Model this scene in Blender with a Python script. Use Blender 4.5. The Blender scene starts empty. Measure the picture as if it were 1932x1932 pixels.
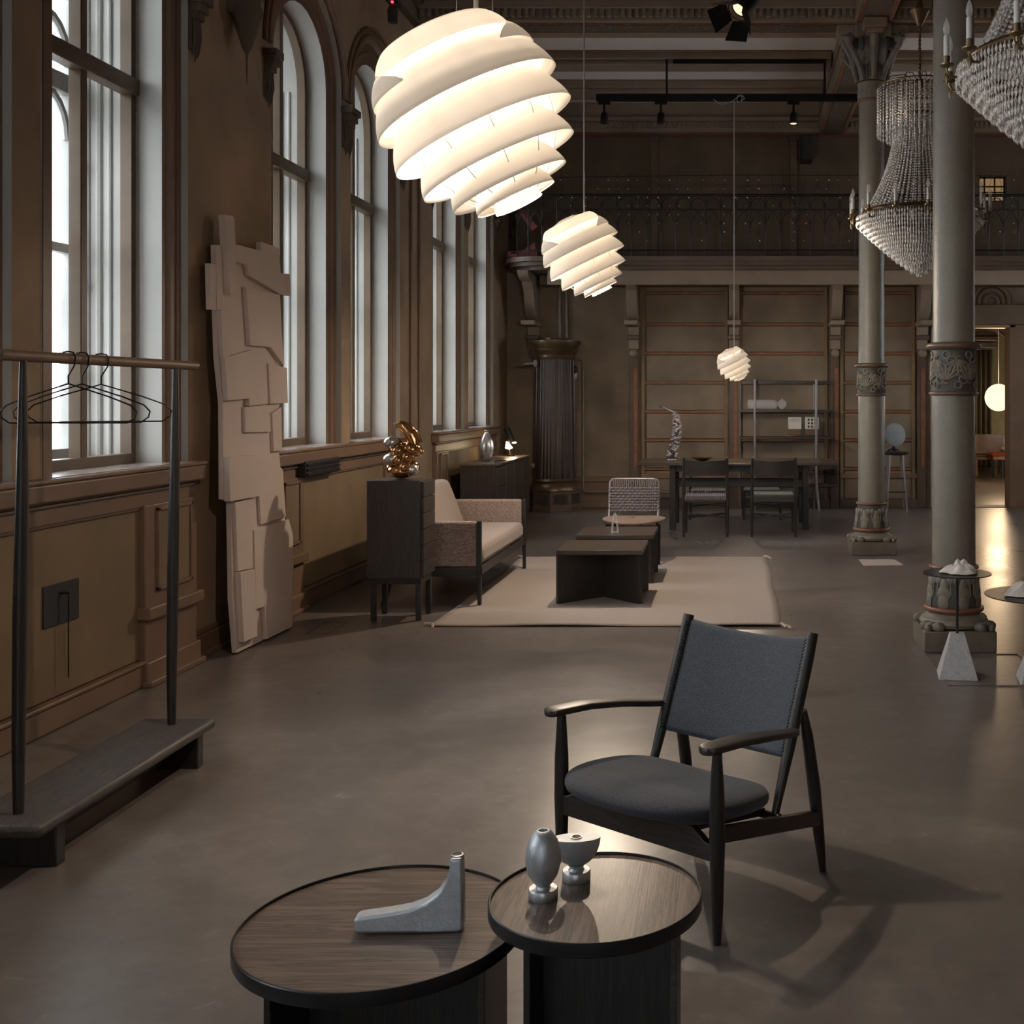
import bpy, bmesh, math, random
from mathutils import Vector, Matrix

random.seed(7)
R = math.radians
PI = math.pi
scene = bpy.context.scene
COL = scene.collection

# ------------------------------------------------------------------ camera
F, CX, CY, EYE = 2150.0, 1385.0, 750.0, 1.5      # focal length / principal point in 1932 px, eye height
cam_d = bpy.data.cameras.new('camera')
cam = bpy.data.objects.new('camera', cam_d)
COL.objects.link(cam)
cam.location = (0, 0, EYE)
cam.rotation_euler = (PI / 2, 0, 0)
cam_d.sensor_fit = 'HORIZONTAL'
cam_d.sensor_width = 36.0
cam_d.lens = 36.0 * F / 1932.0
cam_d.shift_x = (966 - CX) / 1932.0
cam_d.shift_y = -(966 - CY) / 1932.0
cam_d.clip_end = 200
scene.camera = cam

# ------------------------------------------------------------------ sky, exposure
world = bpy.data.worlds.new('overcast_sky')
scene.world = world
world.use_nodes = True
wn = world.node_tree.nodes
wn['Background'].inputs[0].default_value = (0.95, 0.975, 1.0, 1)
wn['Background'].inputs[1].default_value = 9.6
vs = scene.view_settings
vs.view_transform = 'Standard'
vs.look = 'None'
vs.exposure = 0.12
vs.gamma = 1.0
vs.use_curve_mapping = False
try:
    scene.cycles.use_denoising = True
    scene.cycles.max_bounces = 8
    scene.cycles.diffuse_bounces = 4
    scene.cycles.transparent_max_bounces = 16
    scene.cycles.sample_clamp_indirect = 4.0
    scene.cycles.caustics_reflective = False
    scene.cycles.caustics_refractive = False
except Exception:
    pass
LAMP_W = (46, 110, 24)      # watts of the three swirl pendants


def gx(px, Y):
    return (px - CX) / F * Y


def gz(py, Y):
    return EYE - (py - CY) / F * Y


def fl(px, py):
    Y = F * EYE / (py - CY)
    return (gx(px, Y), Y)


# ------------------------------------------------------------------ materials
def new_mat(name):
    m = bpy.data.materials.new(name)
    m.use_nodes = True
    nt = m.node_tree
    return m, nt, nt.nodes['Principled BSDF'], nt.nodes['Material Output']


def coords(nt, scale=(1, 1, 1), rot=(0, 0, 0)):
    tc = nt.nodes.new('ShaderNodeTexCoord')
    mp = nt.nodes.new('ShaderNodeMapping')
    mp.inputs['Scale'].default_value = scale
    mp.inputs['Rotation'].default_value = rot
    nt.links.new(tc.outputs['Object'], mp.inputs[0])
    return mp.outputs[0]


def noise(nt, vec, scale, detail=4, rough=0.55, dist=0.0):
    n = nt.nodes.new('ShaderNodeTexNoise')
    n.inputs['Scale'].default_value = scale
    n.inputs['Detail'].default_value = detail
    n.inputs['Roughness'].default_value = rough
    n.inputs['Distortion'].default_value = dist
    nt.links.new(vec, n.inputs['Vector'])
    return n.outputs['Fac']


def ramp(nt, fac, stops):
    r = nt.nodes.new('ShaderNodeValToRGB')
    el = r.color_ramp.elements
    while len(el) < len(stops):
        el.new(0.5)
    for e, (p, c) in zip(el, stops):
        e.position = p
        e.color = (c[0], c[1], c[2], 1)
    nt.links.new(fac, r.inputs[0])
    return r.outputs[0]


def bump(nt, bsdf, h, strength=0.2, dist=0.01):
    b = nt.nodes.new('ShaderNodeBump')
    b.inputs['Strength'].default_value = strength
    b.inputs['Distance'].default_value = dist
    nt.links.new(h, b.inputs['Height'])
    nt.links.new(b.outputs[0], bsdf.inputs['Normal'])


def mul(c, k):
    return tuple(min(1, x * k) for x in c)


def plain(name, col, rough=0.5, metal=0.0, var=0.18, scale=6, bmp=0.0, bscale=60, spec=0.5):
    m, nt, b, o = new_mat(name)
    v = coords(nt)
    n = noise(nt, v, scale)
    nt.links.new(ramp(nt, n, [(0.3, mul(col, 1 - var)), (0.7, mul(col, 1 + var))]), b.inputs['Base Color'])
    b.inputs['Roughness'].default_value = rough
    b.inputs['Metallic'].default_value = metal
    b.inputs['Specular IOR Level'].default_value = spec
    if bmp:
        bump(nt, b, noise(nt, v, bscale, 3), bmp)
    return m


def wood(name, c1, c2, axis='X', rough=0.42, scale=5.0, spec=0.5):
    m, nt, b, o = new_mat(name)
    s = {'X': (0.5, 8, 8), 'Y': (8, 0.5, 8), 'Z': (8, 8, 0.5)}[axis]
    v = coords(nt, s)
    n1 = noise(nt, v, scale, 5, 0.6, 1.2)
    s2 = {'X': (1.5, 60, 60), 'Y': (60, 1.5, 60), 'Z': (60, 60, 1.5)}[axis]
    n2 = noise(nt, coords(nt, s2), scale, 3, 0.6)
    w = nt.nodes.new('ShaderNodeMath')
    w.operation = 'MULTIPLY_ADD'
    nt.links.new(n2, w.inputs[0])
    w.inputs[1].default_value = 0.5
    nt.links.new(n1, w.inputs[2])
    nt.links.new(ramp(nt, w.outputs[0], [(0.5, c1), (0.64, c2), (0.72, c1), (0.85, c2)]), b.inputs['Base Color'])
    b.inputs['Roughness'].default_value = rough
    b.inputs['Specular IOR Level'].default_value = spec
    bump(nt, b, n2, 0.05, 0.003)
    return m


def fabric(name, c1, c2, scale=260, stretch=(1, 1, 1), rough=0.95, bmp=0.35):
    m, nt, b, o = new_mat(name)
    v = coords(nt, stretch)
    n = noise(nt, v, scale, 3, 0.7)
    nt.links.new(ramp(nt, n, [(0.38, c1), (0.62, c2)]), b.inputs['Base Color'])
    b.inputs['Roughness'].default_value = rough
    b.inputs['Specular IOR Level'].default_value = 0.15
    b.inputs['Sheen Weight'].default_value = 0.15
    bump(nt, b, n, bmp, 0.003)
    return m


def emit(name, col, s):
    m, nt, b, o = new_mat(name)
    nt.nodes.remove(b)
    e = nt.nodes.new('ShaderNodeEmission')
    e.inputs[0].default_value = (*col, 1)
    e.inputs[1].default_value = s
    nt.links.new(e.outputs[0], o.inputs[0])
    return m


def glass_pane(name, tint=(0.93, 0.95, 0.95), refl=1.0):
    m, nt, b, o = new_mat(name)
    nt.nodes.remove(b)
    t = nt.nodes.new('ShaderNodeBsdfTransparent')
    t.inputs[0].default_value = (*tint, 1)
    g = nt.nodes.new('ShaderNodeBsdfGlossy')
    g.inputs['Roughness'].default_value = 0.02
    g.inputs[0].default_value = (refl, refl, refl, 1)
    fr = nt.nodes.new('ShaderNodeFresnel')
    fr.inputs[0].default_value = 1.5
    mx = nt.nodes.new('ShaderNodeMixShader')
    nt.links.new(fr.outputs[0], mx.inputs[0])
    nt.links.new(t.outputs[0], mx.inputs[1])
    nt.links.new(g.outputs[0], mx.inputs[2])
    nt.links.new(mx.outputs[0], o.inputs[0])
    return m


def shade_mat(name):
    m, nt, b, o = new_mat(name)
    nt.nodes.remove(b)
    d = nt.nodes.new('ShaderNodeBsdfDiffuse')
    d.inputs[0].default_value = (0.50, 0.475, 0.44, 1)
    t = nt.nodes.new('ShaderNodeBsdfTranslucent')
    t.inputs[0].default_value = (0.26, 0.247, 0.228, 1)
    e = nt.nodes.new('ShaderNodeEmission')
    e.inputs[0].default_value = (1.0, 0.84, 0.66, 1)
    e.inputs[1].default_value = 0.12
    a1 = nt.nodes.new('ShaderNodeAddShader')
    a2 = nt.nodes.new('ShaderNodeAddShader')
    nt.links.new(d.outputs[0], a1.inputs[0])
    nt.links.new(t.outputs[0], a1.inputs[1])
    nt.links.new(a1.outputs[0], a2.inputs[0])
    nt.links.new(e.outputs[0], a2.inputs[1])
    nt.links.new(a2.outputs[0], o.inputs[0])
    return m


def crystal(name, col=(0.92, 0.92, 0.93), alpha=0.72):
    m, nt, b, o = new_mat(name)
    v = coords(nt)
    n = noise(nt, v, 70, 2)
    nt.links.new(ramp(nt, n, [(0.35, mul(col, 0.35)), (0.65, col)]), b.inputs['Base Color'])
    b.inputs['Metallic'].default_value = 0.0
    b.inputs['Roughness'].default_value = 0.2
    b.inputs['Alpha'].default_value = alpha
    return m


def floor_mat():
    m, nt, b, o = new_mat('polished_concrete')
    v = coords(nt)
    n1 = noise(nt, v, 0.7, 6, 0.62, 0.6)
    n2 = noise(nt, v, 9, 6, 0.7)
    ad = nt.nodes.new('ShaderNodeMath')
    ad.operation = 'MULTIPLY_ADD'
    nt.links.new(n2, ad.inputs[0])
    ad.inputs[1].default_value = 0.55
    nt.links.new(n1, ad.inputs[2])
    base = ramp(nt, ad.outputs[0], [(0.48, (0.098, 0.082, 0.074)), (0.78, (0.162, 0.137, 0.125)), (1.0, (0.24, 0.207, 0.191))])
    # fine scratches
    w = nt.nodes.new('ShaderNodeTexVoronoi')
    w.feature = 'DISTANCE_TO_EDGE'
    w.inputs['Scale'].default_value = 2.2
    nd = nt.nodes.new('ShaderNodeVectorMath')
    nd.operation = 'ADD'
    nz = nt.nodes.new('ShaderNodeTexNoise')
    nz.inputs['Scale'].default_value = 1.5
    nt.links.new(v, nz.inputs['Vector'])
    nt.links.new(v, nd.inputs[0])
    nt.links.new(nz.outputs['Color'], nd.inputs[1])
    nt.links.new(nd.outputs[0], w.inputs['Vector'])
    sc = ramp(nt, w.outputs['Distance'], [(0.0, (0.25, 0.25, 0.25)), (0.006, (0, 0, 0))])
    mx = nt.nodes.new('ShaderNodeMix')
    mx.data_type = 'RGBA'
    mx.blend_type = 'ADD'
    msk = nt.nodes.new('ShaderNodeMath')
    msk.operation = 'MULTIPLY'
    nt.links.new(ramp(nt, n2, [(0.55, (0, 0, 0)), (0.72, (1, 1, 1))]), msk.inputs[0])
    msk.inputs[1].default_value = 0.8
    nt.links.new(msk.outputs[0], mx.inputs[0])
    nt.links.new(base, mx.inputs[6])
    nt.links.new(sc, mx.inputs[7])
    nt.links.new(mx.outputs[2], b.inputs['Base Color'])
    rr = ramp(nt, n1, [(0.25, (0.25, 0.25, 0.25)), (0.75, (0.36, 0.36, 0.36))])
    nt.links.new(rr, b.inputs['Roughness'])
    b.inputs['Specular IOR Level'].default_value = 0.6
    return m


def marble_mat():
    m, nt, b, o = new_mat('grey_marble')
    v = coords(nt)
    n = noise(nt, v, 9, 8, 0.65, 2.5)
    nt.links.new(ramp(nt, n, [(0.35, (0.30, 0.31, 0.33)), (0.5, (0.44, 0.44, 0.45)), (0.56, (0.33, 0.34, 0.36)), (0.7, (0.46, 0.46, 0.47))]), b.inputs['Base Color'])
    b.inputs['Roughness'].default_value = 0.4
    return m


def frieze_mat():
    m, nt, b, o = new_mat('painted_frieze')
    v = coords(nt, (7, 7, 7))
    w = nt.nodes.new('ShaderNodeTexVoronoi')
    w.inputs['Scale'].default_value = 2.0
    nt.links.new(v, w.inputs['Vector'])
    nt.links.new(ramp(nt, w.outputs['Distance'], [(0.2, (0.16, 0.13, 0.10)), (0.4, (0.07, 0.06, 0.055)), (0.6, (0.13, 0.075, 0.04))]), b.inputs['Base Color'])
    b.inputs['Roughness'].default_value = 0.8
    return m


M = {}
M['wall'] = plain('brown_wall_paint', (0.33, 0.228, 0.150), 0.75, var=0.22, scale=2.2, bmp=0.05)
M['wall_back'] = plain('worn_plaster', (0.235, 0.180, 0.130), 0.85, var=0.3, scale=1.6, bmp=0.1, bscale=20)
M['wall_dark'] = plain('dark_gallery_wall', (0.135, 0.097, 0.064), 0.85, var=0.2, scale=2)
M['trim'] = plain('brown_trim_paint', (0.195, 0.118, 0.077), 0.45, var=0.14, scale=3)
M['trim_dark'] = plain('dark_trim', (0.11, 0.072, 0.05), 0.5, var=0.14, scale=3)
M['olive'] = plain('olive_panel_paint', (0.200, 0.136, 0.076), 0.7, var=0.14, scale=2.5)
M['reveal'] = plain('pale_grey_paint', (0.46, 0.445, 0.415), 0.5, var=0.08, scale=2)
M['sash_out'] = plain('grey_white_sash', (0.36, 0.355, 0.34), 0.5, var=0.1, scale=5)
M['sash_in'] = plain('brown_sash', (0.13, 0.085, 0.05), 0.4, var=0.15, scale=5)
M['sill'] = plain('marble_sill', (0.33, 0.27, 0.25), 0.22, var=0.25, scale=9)
M['floor'] = floor_mat()
M['ceil'] = plain('grey_ceiling_board', (0.70, 0.62, 0.56), 0.8, var=0.06, scale=1)
M['beam'] = plain('painted_beam', (0.265, 0.20, 0.15), 0.7, var=0.14, scale=3)
M['redline'] = plain('red_painted_line', (0.19, 0.045, 0.025), 0.7, var=0.1)
M['orange'] = plain('orange_painted_wood', (0.25, 0.10, 0.045), 0.55, var=0.25, scale=10)
M['frieze'] = frieze_mat()
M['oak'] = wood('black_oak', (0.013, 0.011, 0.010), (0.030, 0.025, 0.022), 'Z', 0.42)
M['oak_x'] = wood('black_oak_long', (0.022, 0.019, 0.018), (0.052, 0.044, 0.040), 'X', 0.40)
M['oak_y'] = wood('black_oak_deep', (0.022, 0.017, 0.014), (0.045, 0.036, 0.031), 'Y', 0.36)
M['oak_top'] = wood('smoked_oak_top', (0.085, 0.060, 0.046), (0.205, 0.148, 0.116), 'X', 0.30, 4)
M['oak_top_y'] = wood('smoked_oak_top_deep', (0.088, 0.062, 0.048), (0.205, 0.148, 0.116), 'Y', 0.30, 4)
M['oak_low'] = wood('dark_oak_low_top', (0.040, 0.029, 0.023), (0.095, 0.068, 0.053), 'X', 0.32, 4)
M['oak_rack'] = wood('dark_oak_bench', (0.040, 0.034, 0.032), (0.085, 0.072, 0.066), 'Y', 0.5)
M['oak_bar'] = wood('brown_oak_rail', (0.10, 0.058, 0.036), (0.15, 0.09, 0.056), 'Y', 0.5)
M['oak_brown'] = wood('smoked_oak_cabinet', (0.038, 0.028, 0.022), (0.064, 0.047, 0.037), 'Z', 0.45)
M['blackmetal'] = plain('black_metal', (0.012, 0.012, 0.013), 0.45, 0.6)
M['rimmetal'] = plain('black_rim', (0.018, 0.018, 0.019), 0.35, 0.3)
M['iron'] = plain('wrought_iron', (0.022, 0.020, 0.020), 0.5, 0.5)
M['denim'] = fabric('blue_grey_wool', (0.030, 0.037, 0.050), (0.100, 0.116, 0.142), 420)
M['denim_d'] = fabric('dark_grey_wool', (0.028, 0.031, 0.040), (0.092, 0.096, 0.110), 420)
M['linen'] = fabric('beige_linen', (0.17, 0.125, 0.110), (0.44, 0.345, 0.30), 90, (0.5, 0.5, 3))
M['linen2'] = fabric('beige_linen_plain', (0.29, 0.232, 0.200), (0.43, 0.355, 0.315), 160)
M['rug'] = fabric('wool_rug', (0.33, 0.272, 0.238), (0.46, 0.388, 0.345), 110, (1, 6, 1))
M['rugcord'] = fabric('rug_cord', (0.42, 0.33, 0.26), (0.55, 0.44, 0.36), 100)
M['art'] = plain('pale_pink_plaster', (0.60, 0.485, 0.425), 0.9, var=0.05, scale=3, bmp=0.05, bscale=30)
M['alu'] = plain('cast_aluminium', (0.50, 0.525, 0.56), 0.46, 0.75, var=0.12, scale=30, bmp=0.12, bscale=140)
M['alu2'] = plain('turned_aluminium', (0.55, 0.56, 0.58), 0.42, 0.9, var=0.08, scale=30)
M['copper'] = plain('copper_mirror_glass', (0.62, 0.34, 0.15), 0.08, 0.95, var=0.35, scale=6)
M['silver'] = plain('silvered_glass', (0.74, 0.72, 0.70), 0.26, 0.8, var=0.15)
M['bronze'] = plain('bronze_paint', (0.13, 0.085, 0.045), 0.35, 0.5, var=0.2)
M['stove'] = plain('brown_radiator', (0.045, 0.030, 0.024), 0.35, 0.3, var=0.25, scale=4)
M['pipe'] = plain('grey_pipe_paint', (0.20, 0.175, 0.145), 0.45, 0.1)
M['column'] = plain('grey_green_column', (0.200, 0.182, 0.150), 0.32, 0.0, var=0.1, scale=5, bmp=0.25, bscale=130)
M['col_orn'] = plain('column_relief', (0.175, 0.158, 0.128), 0.55, var=0.2, scale=20)
M['col_blue'] = plain('column_relief_ground', (0.060, 0.064, 0.060), 0.6, var=0.2, scale=20)
M['col_ring'] = plain('column_ring_brown', (0.13, 0.08, 0.055), 0.4, var=0.15)
M['col_red'] = plain('column_ring_red', (0.19, 0.072, 0.045), 0.4, var=0.15)
M['stone'] = plain('plinth_stone', (0.13, 0.105, 0.080), 0.6, var=0.25, scale=7, bmp=0.1)
M['marble'] = marble_mat()
M['cloth'] = fabric('white_linen_cloth', (0.60, 0.56, 0.54), (0.72, 0.68, 0.66), 120)
M['white'] = plain('white_paint', (0.60, 0.57, 0.54), 0.6, var=0.05)
M['cord'] = plain('grey_cord', (0.40, 0.35, 0.32), 0.6)
M['shade'] = shade_mat('lamp_shade_foil')
M['bulb'] = emit('lamp_bulb', (1.0, 0.78, 0.52), 14)
M['globe'] = emit('globe_lamp_glow', (1.0, 0.76, 0.48), 1.5)
M['spotglow'] = emit('spot_lens_glow', (1.0, 0.66, 0.40), 1.6)
M['lampglow'] = emit('desk_lamp_glow', (1.0, 0.80, 0.56), 6)
M['litwin'] = emit('lit_gallery_window', (0.80, 0.50, 0.23), 0.28)
M['redled'] = emit('red_led', (1.0, 0.05, 0.07), 3)
M['pane'] = glass_pane('window_glass')
M['pane_out'] = glass_pane('outer_window_glass', (0.86, 0.89, 0.91), 0.6)
M['crystal'] = crystal('crystal_glass')
M['clear'] = plain('clear_glass', (0.80, 0.80, 0.82), 0.06, var=0.02)
M['clear'].node_tree.nodes['Principled BSDF'].inputs['Alpha'].default_value = 0.30
M['candle'] = plain('white_candle_tube', (0.62, 0.62, 0.62), 0.5, var=0.04)
M['brass'] = plain('aged_brass', (0.16, 0.115, 0.065), 0.35, 0.8)
M['rope'] = fabric('mauve_grey_rope', (0.11, 0.095, 0.105), (0.26, 0.235, 0.25), 200)
M['steel'] = plain('grey_steel_tube', (0.24, 0.215, 0.22), 0.35, 0.6)
M['pad'] = fabric('brown_leather_seat', (0.22, 0.145, 0.115), (0.30, 0.205, 0.165), 60, rough=0.6)
M['seatgreen'] = fabric('grey_green_seat', (0.07, 0.068, 0.058), (0.12, 0.115, 0.098), 200)
M['curtain'] = fabric('ochre_curtain', (0.13, 0.085, 0.040), (0.20, 0.135, 0.065), 30, (4, 4, 0.4))
M['ochre'] = plain('ochre_wall', (0.26, 0.185, 0.070), 0.8, var=0.12)
M['redseat'] = fabric('red_seat', (0.32, 0.06, 0.035), (0.46, 0.11, 0.07), 40)
M['lightwood'] = wood('light_oak', (0.30, 0.18, 0.10), (0.38, 0.25, 0.14), 'Z', 0.5)
M['bluegrey'] = plain('blue_grey_enamel', (0.20, 0.215, 0.23), 0.4)
M['vent'] = plain('black_vent', (0.022, 0.021, 0.022), 0.6, var=0.3)
M['walnut'] = wood('walnut_stand', (0.10, 0.05, 0.03), (0.15, 0.08, 0.05), 'X')
M['paper'] = plain('pale_paper', (0.48, 0.40, 0.36), 0.8, var=0.04)
M['flag'] = plain('dusty_pink_cloth', (0.26, 0.075, 0.075), 0.8)
M['street'] = plain('street_paving', (0.30, 0.30, 0.30), 0.9)


# ------------------------------------------------------------------ mesh building
def world_origin(o):
    v = Vector((0, 0, 0))
    while o is not None:
        v += o.location
        o = o.parent
    return v


class MB:
    def __init__(s):
        s.v, s.f = [], []

    def add(s, vs, fs):
        n = len(s.v)
        s.v += [tuple(p) for p in vs]
        s.f += [tuple(i + n for i in f) for f in fs]
        return s

    def box(s, x0, x1, y0, y1, z0, z1):
        vs = [(x, y, z) for z in (z0, z1) for y in (y0, y1) for x in (x0, x1)]
        return s.add(vs, [(0, 2, 3, 1), (4, 5, 7, 6), (0, 1, 5, 4), (2, 6, 7, 3), (0, 4, 6, 2), (1, 3, 7, 5)])

    def slab(s, p, q, w, h, up=(0, 0, 1)):
        """rectangular bar from p to q, w across, h along up"""
        p, q = Vector(p), Vector(q)
        d = (q - p).normalized()
        a = d.cross(Vector(up)).normalized()
        u = a.cross(d).normalized()
        vs = []
        for c in (p, q):
            for sx, sz in ((-1, -1), (1, -1), (1, 1), (-1, 1)):
                vs.append(c + a * sx * w / 2 + u * sz * h / 2)
        return s.add(vs, [(0, 3, 2, 1), (4, 5, 6, 7), (0, 1, 5, 4), (1, 2, 6, 5), (2, 3, 7, 6), (3, 0, 4, 7)])

    def tube(s, path, r, seg=10, cap=True, closed=False):
        path = [Vector(p) for p in path]
        n = len(path)
        rs = r if isinstance(r, (list, tuple)) else [r] * n
        rings = []
        prev = None
        for i, p in enumerate(path):
            if closed:
                d = (path[(i + 1) % n] - path[i - 1]).normalized()
            elif i == 0:
                d = (path[1] - p).normalized()
            elif i == n - 1:
                d = (p - path[i - 1]).normalized()
            else:
                d = ((path[i + 1] - p).normalized() + (p - path[i - 1]).normalized())
                d = d.normalized() if d.length > 1e-6 else (path[i + 1] - p).normalized()
            if prev is None:
                a = d.cross(Vector((0, 0, 1)))
                if a.length < 1e-3:
                    a = d.cross(Vector((1, 0, 0)))
                a.normalize()
            else:
                a = prev - d * prev.dot(d)
                if a.length < 1e-4:
                    a = d.orthogonal()
                a.normalize()
            prev = a
            b = d.cross(a)
            rings.append([p + (a * math.cos(2 * PI * k / seg) + b * math.sin(2 * PI * k / seg)) * rs[i] for k in range(seg)])
        vs = [q for rg in rings for q in rg]
        fs = []
        m = n if closed else n - 1
        for i in range(m):
            j = (i + 1) % n
            for k in range(seg):
                k2 = (k + 1) % seg
                fs.append((i * seg + k, i * seg + k2, j * seg + k2, j * seg + k))
        if cap and not closed:
            fs.append(tuple(reversed(range(seg))))
            fs.append(tuple((n - 1) * seg + k for k in range(seg)))
        return s.add(vs, fs)

    def lathe(s, prof, c=(0, 0, 0), seg=32, mod=None, axis=None, cap=True):
        c = Vector(c)
        rot = Matrix.Identity(3)
        if axis is not None:
            rot = Vector((0, 0, 1)).rotation_difference(Vector(axis)).to_matrix()
        vs, fs = [], []
        for (r, z) in prof:
            for k in range(seg):
                a = 2 * PI * k / seg
                rr = r * (mod(a, z) if mod else 1)
                vs.append(c + rot @ Vector((rr * math.cos(a), rr * math.sin(a), z)))
        for i in range(len(prof) - 1):
            for k in range(seg):
                k2 = (k + 1) % seg
                fs.append((i * seg + k, i * seg + k2, (i + 1) * seg + k2, (i + 1) * seg + k))
        if cap:
            if prof[0][0] > 1e-5:
                fs.append(tuple(reversed(range(seg))))
            if prof[-1][0] > 1e-5:
                fs.append(tuple((len(prof) - 1) * seg + k for k in range(seg)))
        return s.add(vs, fs)

    def ball(s, c, r, seg=14, rings=8, sc=(1, 1, 1), rot=None):
        c = Vector(c)
        vs, fs = [], []
        for i in range(rings + 1):
            t = PI * i / rings
            for k in range(seg):
                a = 2 * PI * k / seg
                p = Vector((math.sin(t) * math.cos(a) * sc[0], math.sin(t) * math.sin(a) * sc[1], -math.cos(t) * sc[2])) * r
                if rot is not None:
                    p = rot @ p
                vs.append(c + p)
        for i in range(rings):
            for k in range(seg):
                k2 = (k + 1) % seg
                fs.append((i * seg + k, i * seg + k2, (i + 1) * seg + k2, (i + 1) * seg + k))
        return s.add(vs, fs)

    def prism(s, poly, fn, a, b):
        """poly of 2D points, fn(u,v,w) -> 3D, extruded from w=a to w=b"""
        n = len(poly)
        vs = [fn(p[0], p[1], a) for p in poly] + [fn(p[0], p[1], b) for p in poly]
        fs = [tuple(range(n)), tuple(reversed(range(n, 2 * n)))]
        for i in range(n):
            j = (i + 1) % n
            fs.append((i, i + n, j + n, j))
        return s.add(vs, fs)

    def grid(s, fn, nu, nv, wu=False, wv=False):
        vs = [fn(i / (nu if wu else nu - 1), j / (nv if wv else nv - 1)) for i in range(nu) for j in range(nv)]
        fs = []
        for i in range(nu if wu else nu - 1):
            for j in range(nv if wv else nv - 1):
                i2, j2 = (i + 1) % nu, (j + 1) % nv
                fs.append((i * nv + j, i2 * nv + j, i2 * nv + j2, i * nv + j2))
        return s.add(vs, fs)

    def build(s, name, mat, parent=None, local=False, bevel=0.0, sharp=38, smooth=True, fix=True):
        o0 = Vector((0, 0, 0)) if (local or parent is None) else world_origin(parent)
        me = bpy.data.meshes.new(name)
        me.from_pydata([(p[0] - o0.x, p[1] - o0.y, p[2] - o0.z) for p in s.v], [], s.f)
        if fix:
            bm = bmesh.new()
            bm.from_mesh(me)
            bmesh.ops.recalc_face_normals(bm, faces=bm.faces)
            bm.to_mesh(me)
            bm.free()
        if smooth:
            me.polygons.foreach_set('use_smooth', [True] * len(me.polygons))
            me.set_sharp_from_angle(angle=R(sharp))
        me.materials.append(mat if not isinstance(mat, str) else M[mat])
        ob = bpy.data.objects.new(name, me)
        COL.objects.link(ob)
        if parent is not None:
            ob.parent = parent
        if bevel:
            bv = ob.modifiers.new('bevel', 'BEVEL')
            bv.width = bevel
            bv.segments = 2
            bv.limit_method = 'ANGLE'
            bv.angle_limit = R(40)
        return ob


def tag(o, label=None, cat=None, group=None, kind=None):
    if label:
        o['label'] = label
    if cat:
        o['category'] = cat
    if group:
        o['group'] = group
    if kind:
        o['kind'] = kind
    return o


def thing(name, label, cat, loc=(0, 0, 0), rz=0.0, group=None):
    o = bpy.data.objects.new(name, None)
    COL.objects.link(o)
    o.empty_display_size = 0.1
    o.location = loc
    o.rotation_euler = (0, 0, rz)
    return tag(o, label, cat, group)


def struct(o, label=None):
    o['kind'] = 'structure'
    if label:
        o['label'] = label
    return o


def sgroup(name, loc=(0, 0, 0), label=None):
    o = bpy.data.objects.new(name, None)
    COL.objects.link(o)
    o.location = loc
    return struct(o, label)


def copy_tree(o, parent=None):
    c = o.copy()
    COL.objects.link(c)
    if parent is not None:
        c.parent = parent
    for ch in list(o.children):
        copy_tree(ch, c)
    return c


def box(name, mat, x0, x1, y0, y1, z0, z1, parent=None, bevel=0.0, local=False):
    return MB().box(x0, x1, y0, y1, z0, z1).build(name, mat, parent, local=local, bevel=bevel)


# ================================================================== THE HALL
XL, XR = -3.10, 5.76
Y0, Y1 = -6.0, 15.55
ZC = 5.5
WIN = [n * 4.1 + s for n in (-3, -2, -1, 0, 1) for s in (7.617, 9.193)]
WIN = sorted(WIN)
WW, ZS, ZSP = 1.37, 1.14, 3.86        # outer opening width, sill, spring of the arch
IN = 0.18                             # architrave width


def arch(y0, y1, zs, zsp, n=14):
    r = (y1 - y0) / 2
    c = (y0 + y1) / 2
    pts = [(y0, zs), (y0, zsp)]
    for i in range(1, n):
        a = PI - PI * i / n
        pts.append((c + r * math.cos(a), zsp + r * math.sin(a)))
    pts += [(y1, zsp), (y1, zs)]
    return pts


# floor
struct(MB().box(XL - 0.6, XR + 0.6, Y0 - 0.6, 26, -0.2, 0.0).build('floor', 'floor'), 'polished grey brown concrete floor')
struct(box('ground', 'street', -60, -4.4, -40, 60, -2.0, -1.5), 'paved street outside the windows')


def long_wall(name, WIN):
    """wall with arched openings, inner face at X = XL, 0.62 thick"""
    mb = MB()
    XO = XL - 0.62
    spans = [(w, w + WW) for w in WIN]
    edges = [Y0] + [e for sp in spans for e in sp] + [Y1]
    top = ZC + 0.2
    for i in range(0, len(edges), 2):                  # piers
        mb.box(XO, XL, edges[i], edges[i + 1], 0, top)
    for (a, b) in spans:
        mb.box(XO, XL, a, b, 0, ZS - 0.04)             # below the sill
        pts = arch(a, b, ZS, ZSP)[1:-1]
        for (p, q) in zip(pts[:-1], pts[1:]):          # above the arch
            vs = [(x, y, z) for x in (XO, XL) for (y, z) in (p, q, (q[0], top), (p[0], top))]
            mb.add(vs, [(0, 3, 2, 1), (4, 5, 6, 7), (0, 1, 5, 4), (2, 3, 7, 6)])
    return mb.build(name, 'wall')


wall_left = struct(long_wall('wall_left', WIN), 'brown painted wall with tall arched windows')
RIM_WIN = [Y0 + Y1 - w - WW for w in (11.72, 13.30)]  # unseen window pair, added to give the columns a rim light
RIM_WIN.sort()
wall_right = long_wall('wall_right', RIM_WIN)
wall_right.rotation_euler = (0, 0, PI)
wall_right.location = (XL + XR, Y0 + Y1, 0)
struct(wall_right, 'opposite brown wall with an added pair of tall arched windows')


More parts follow.
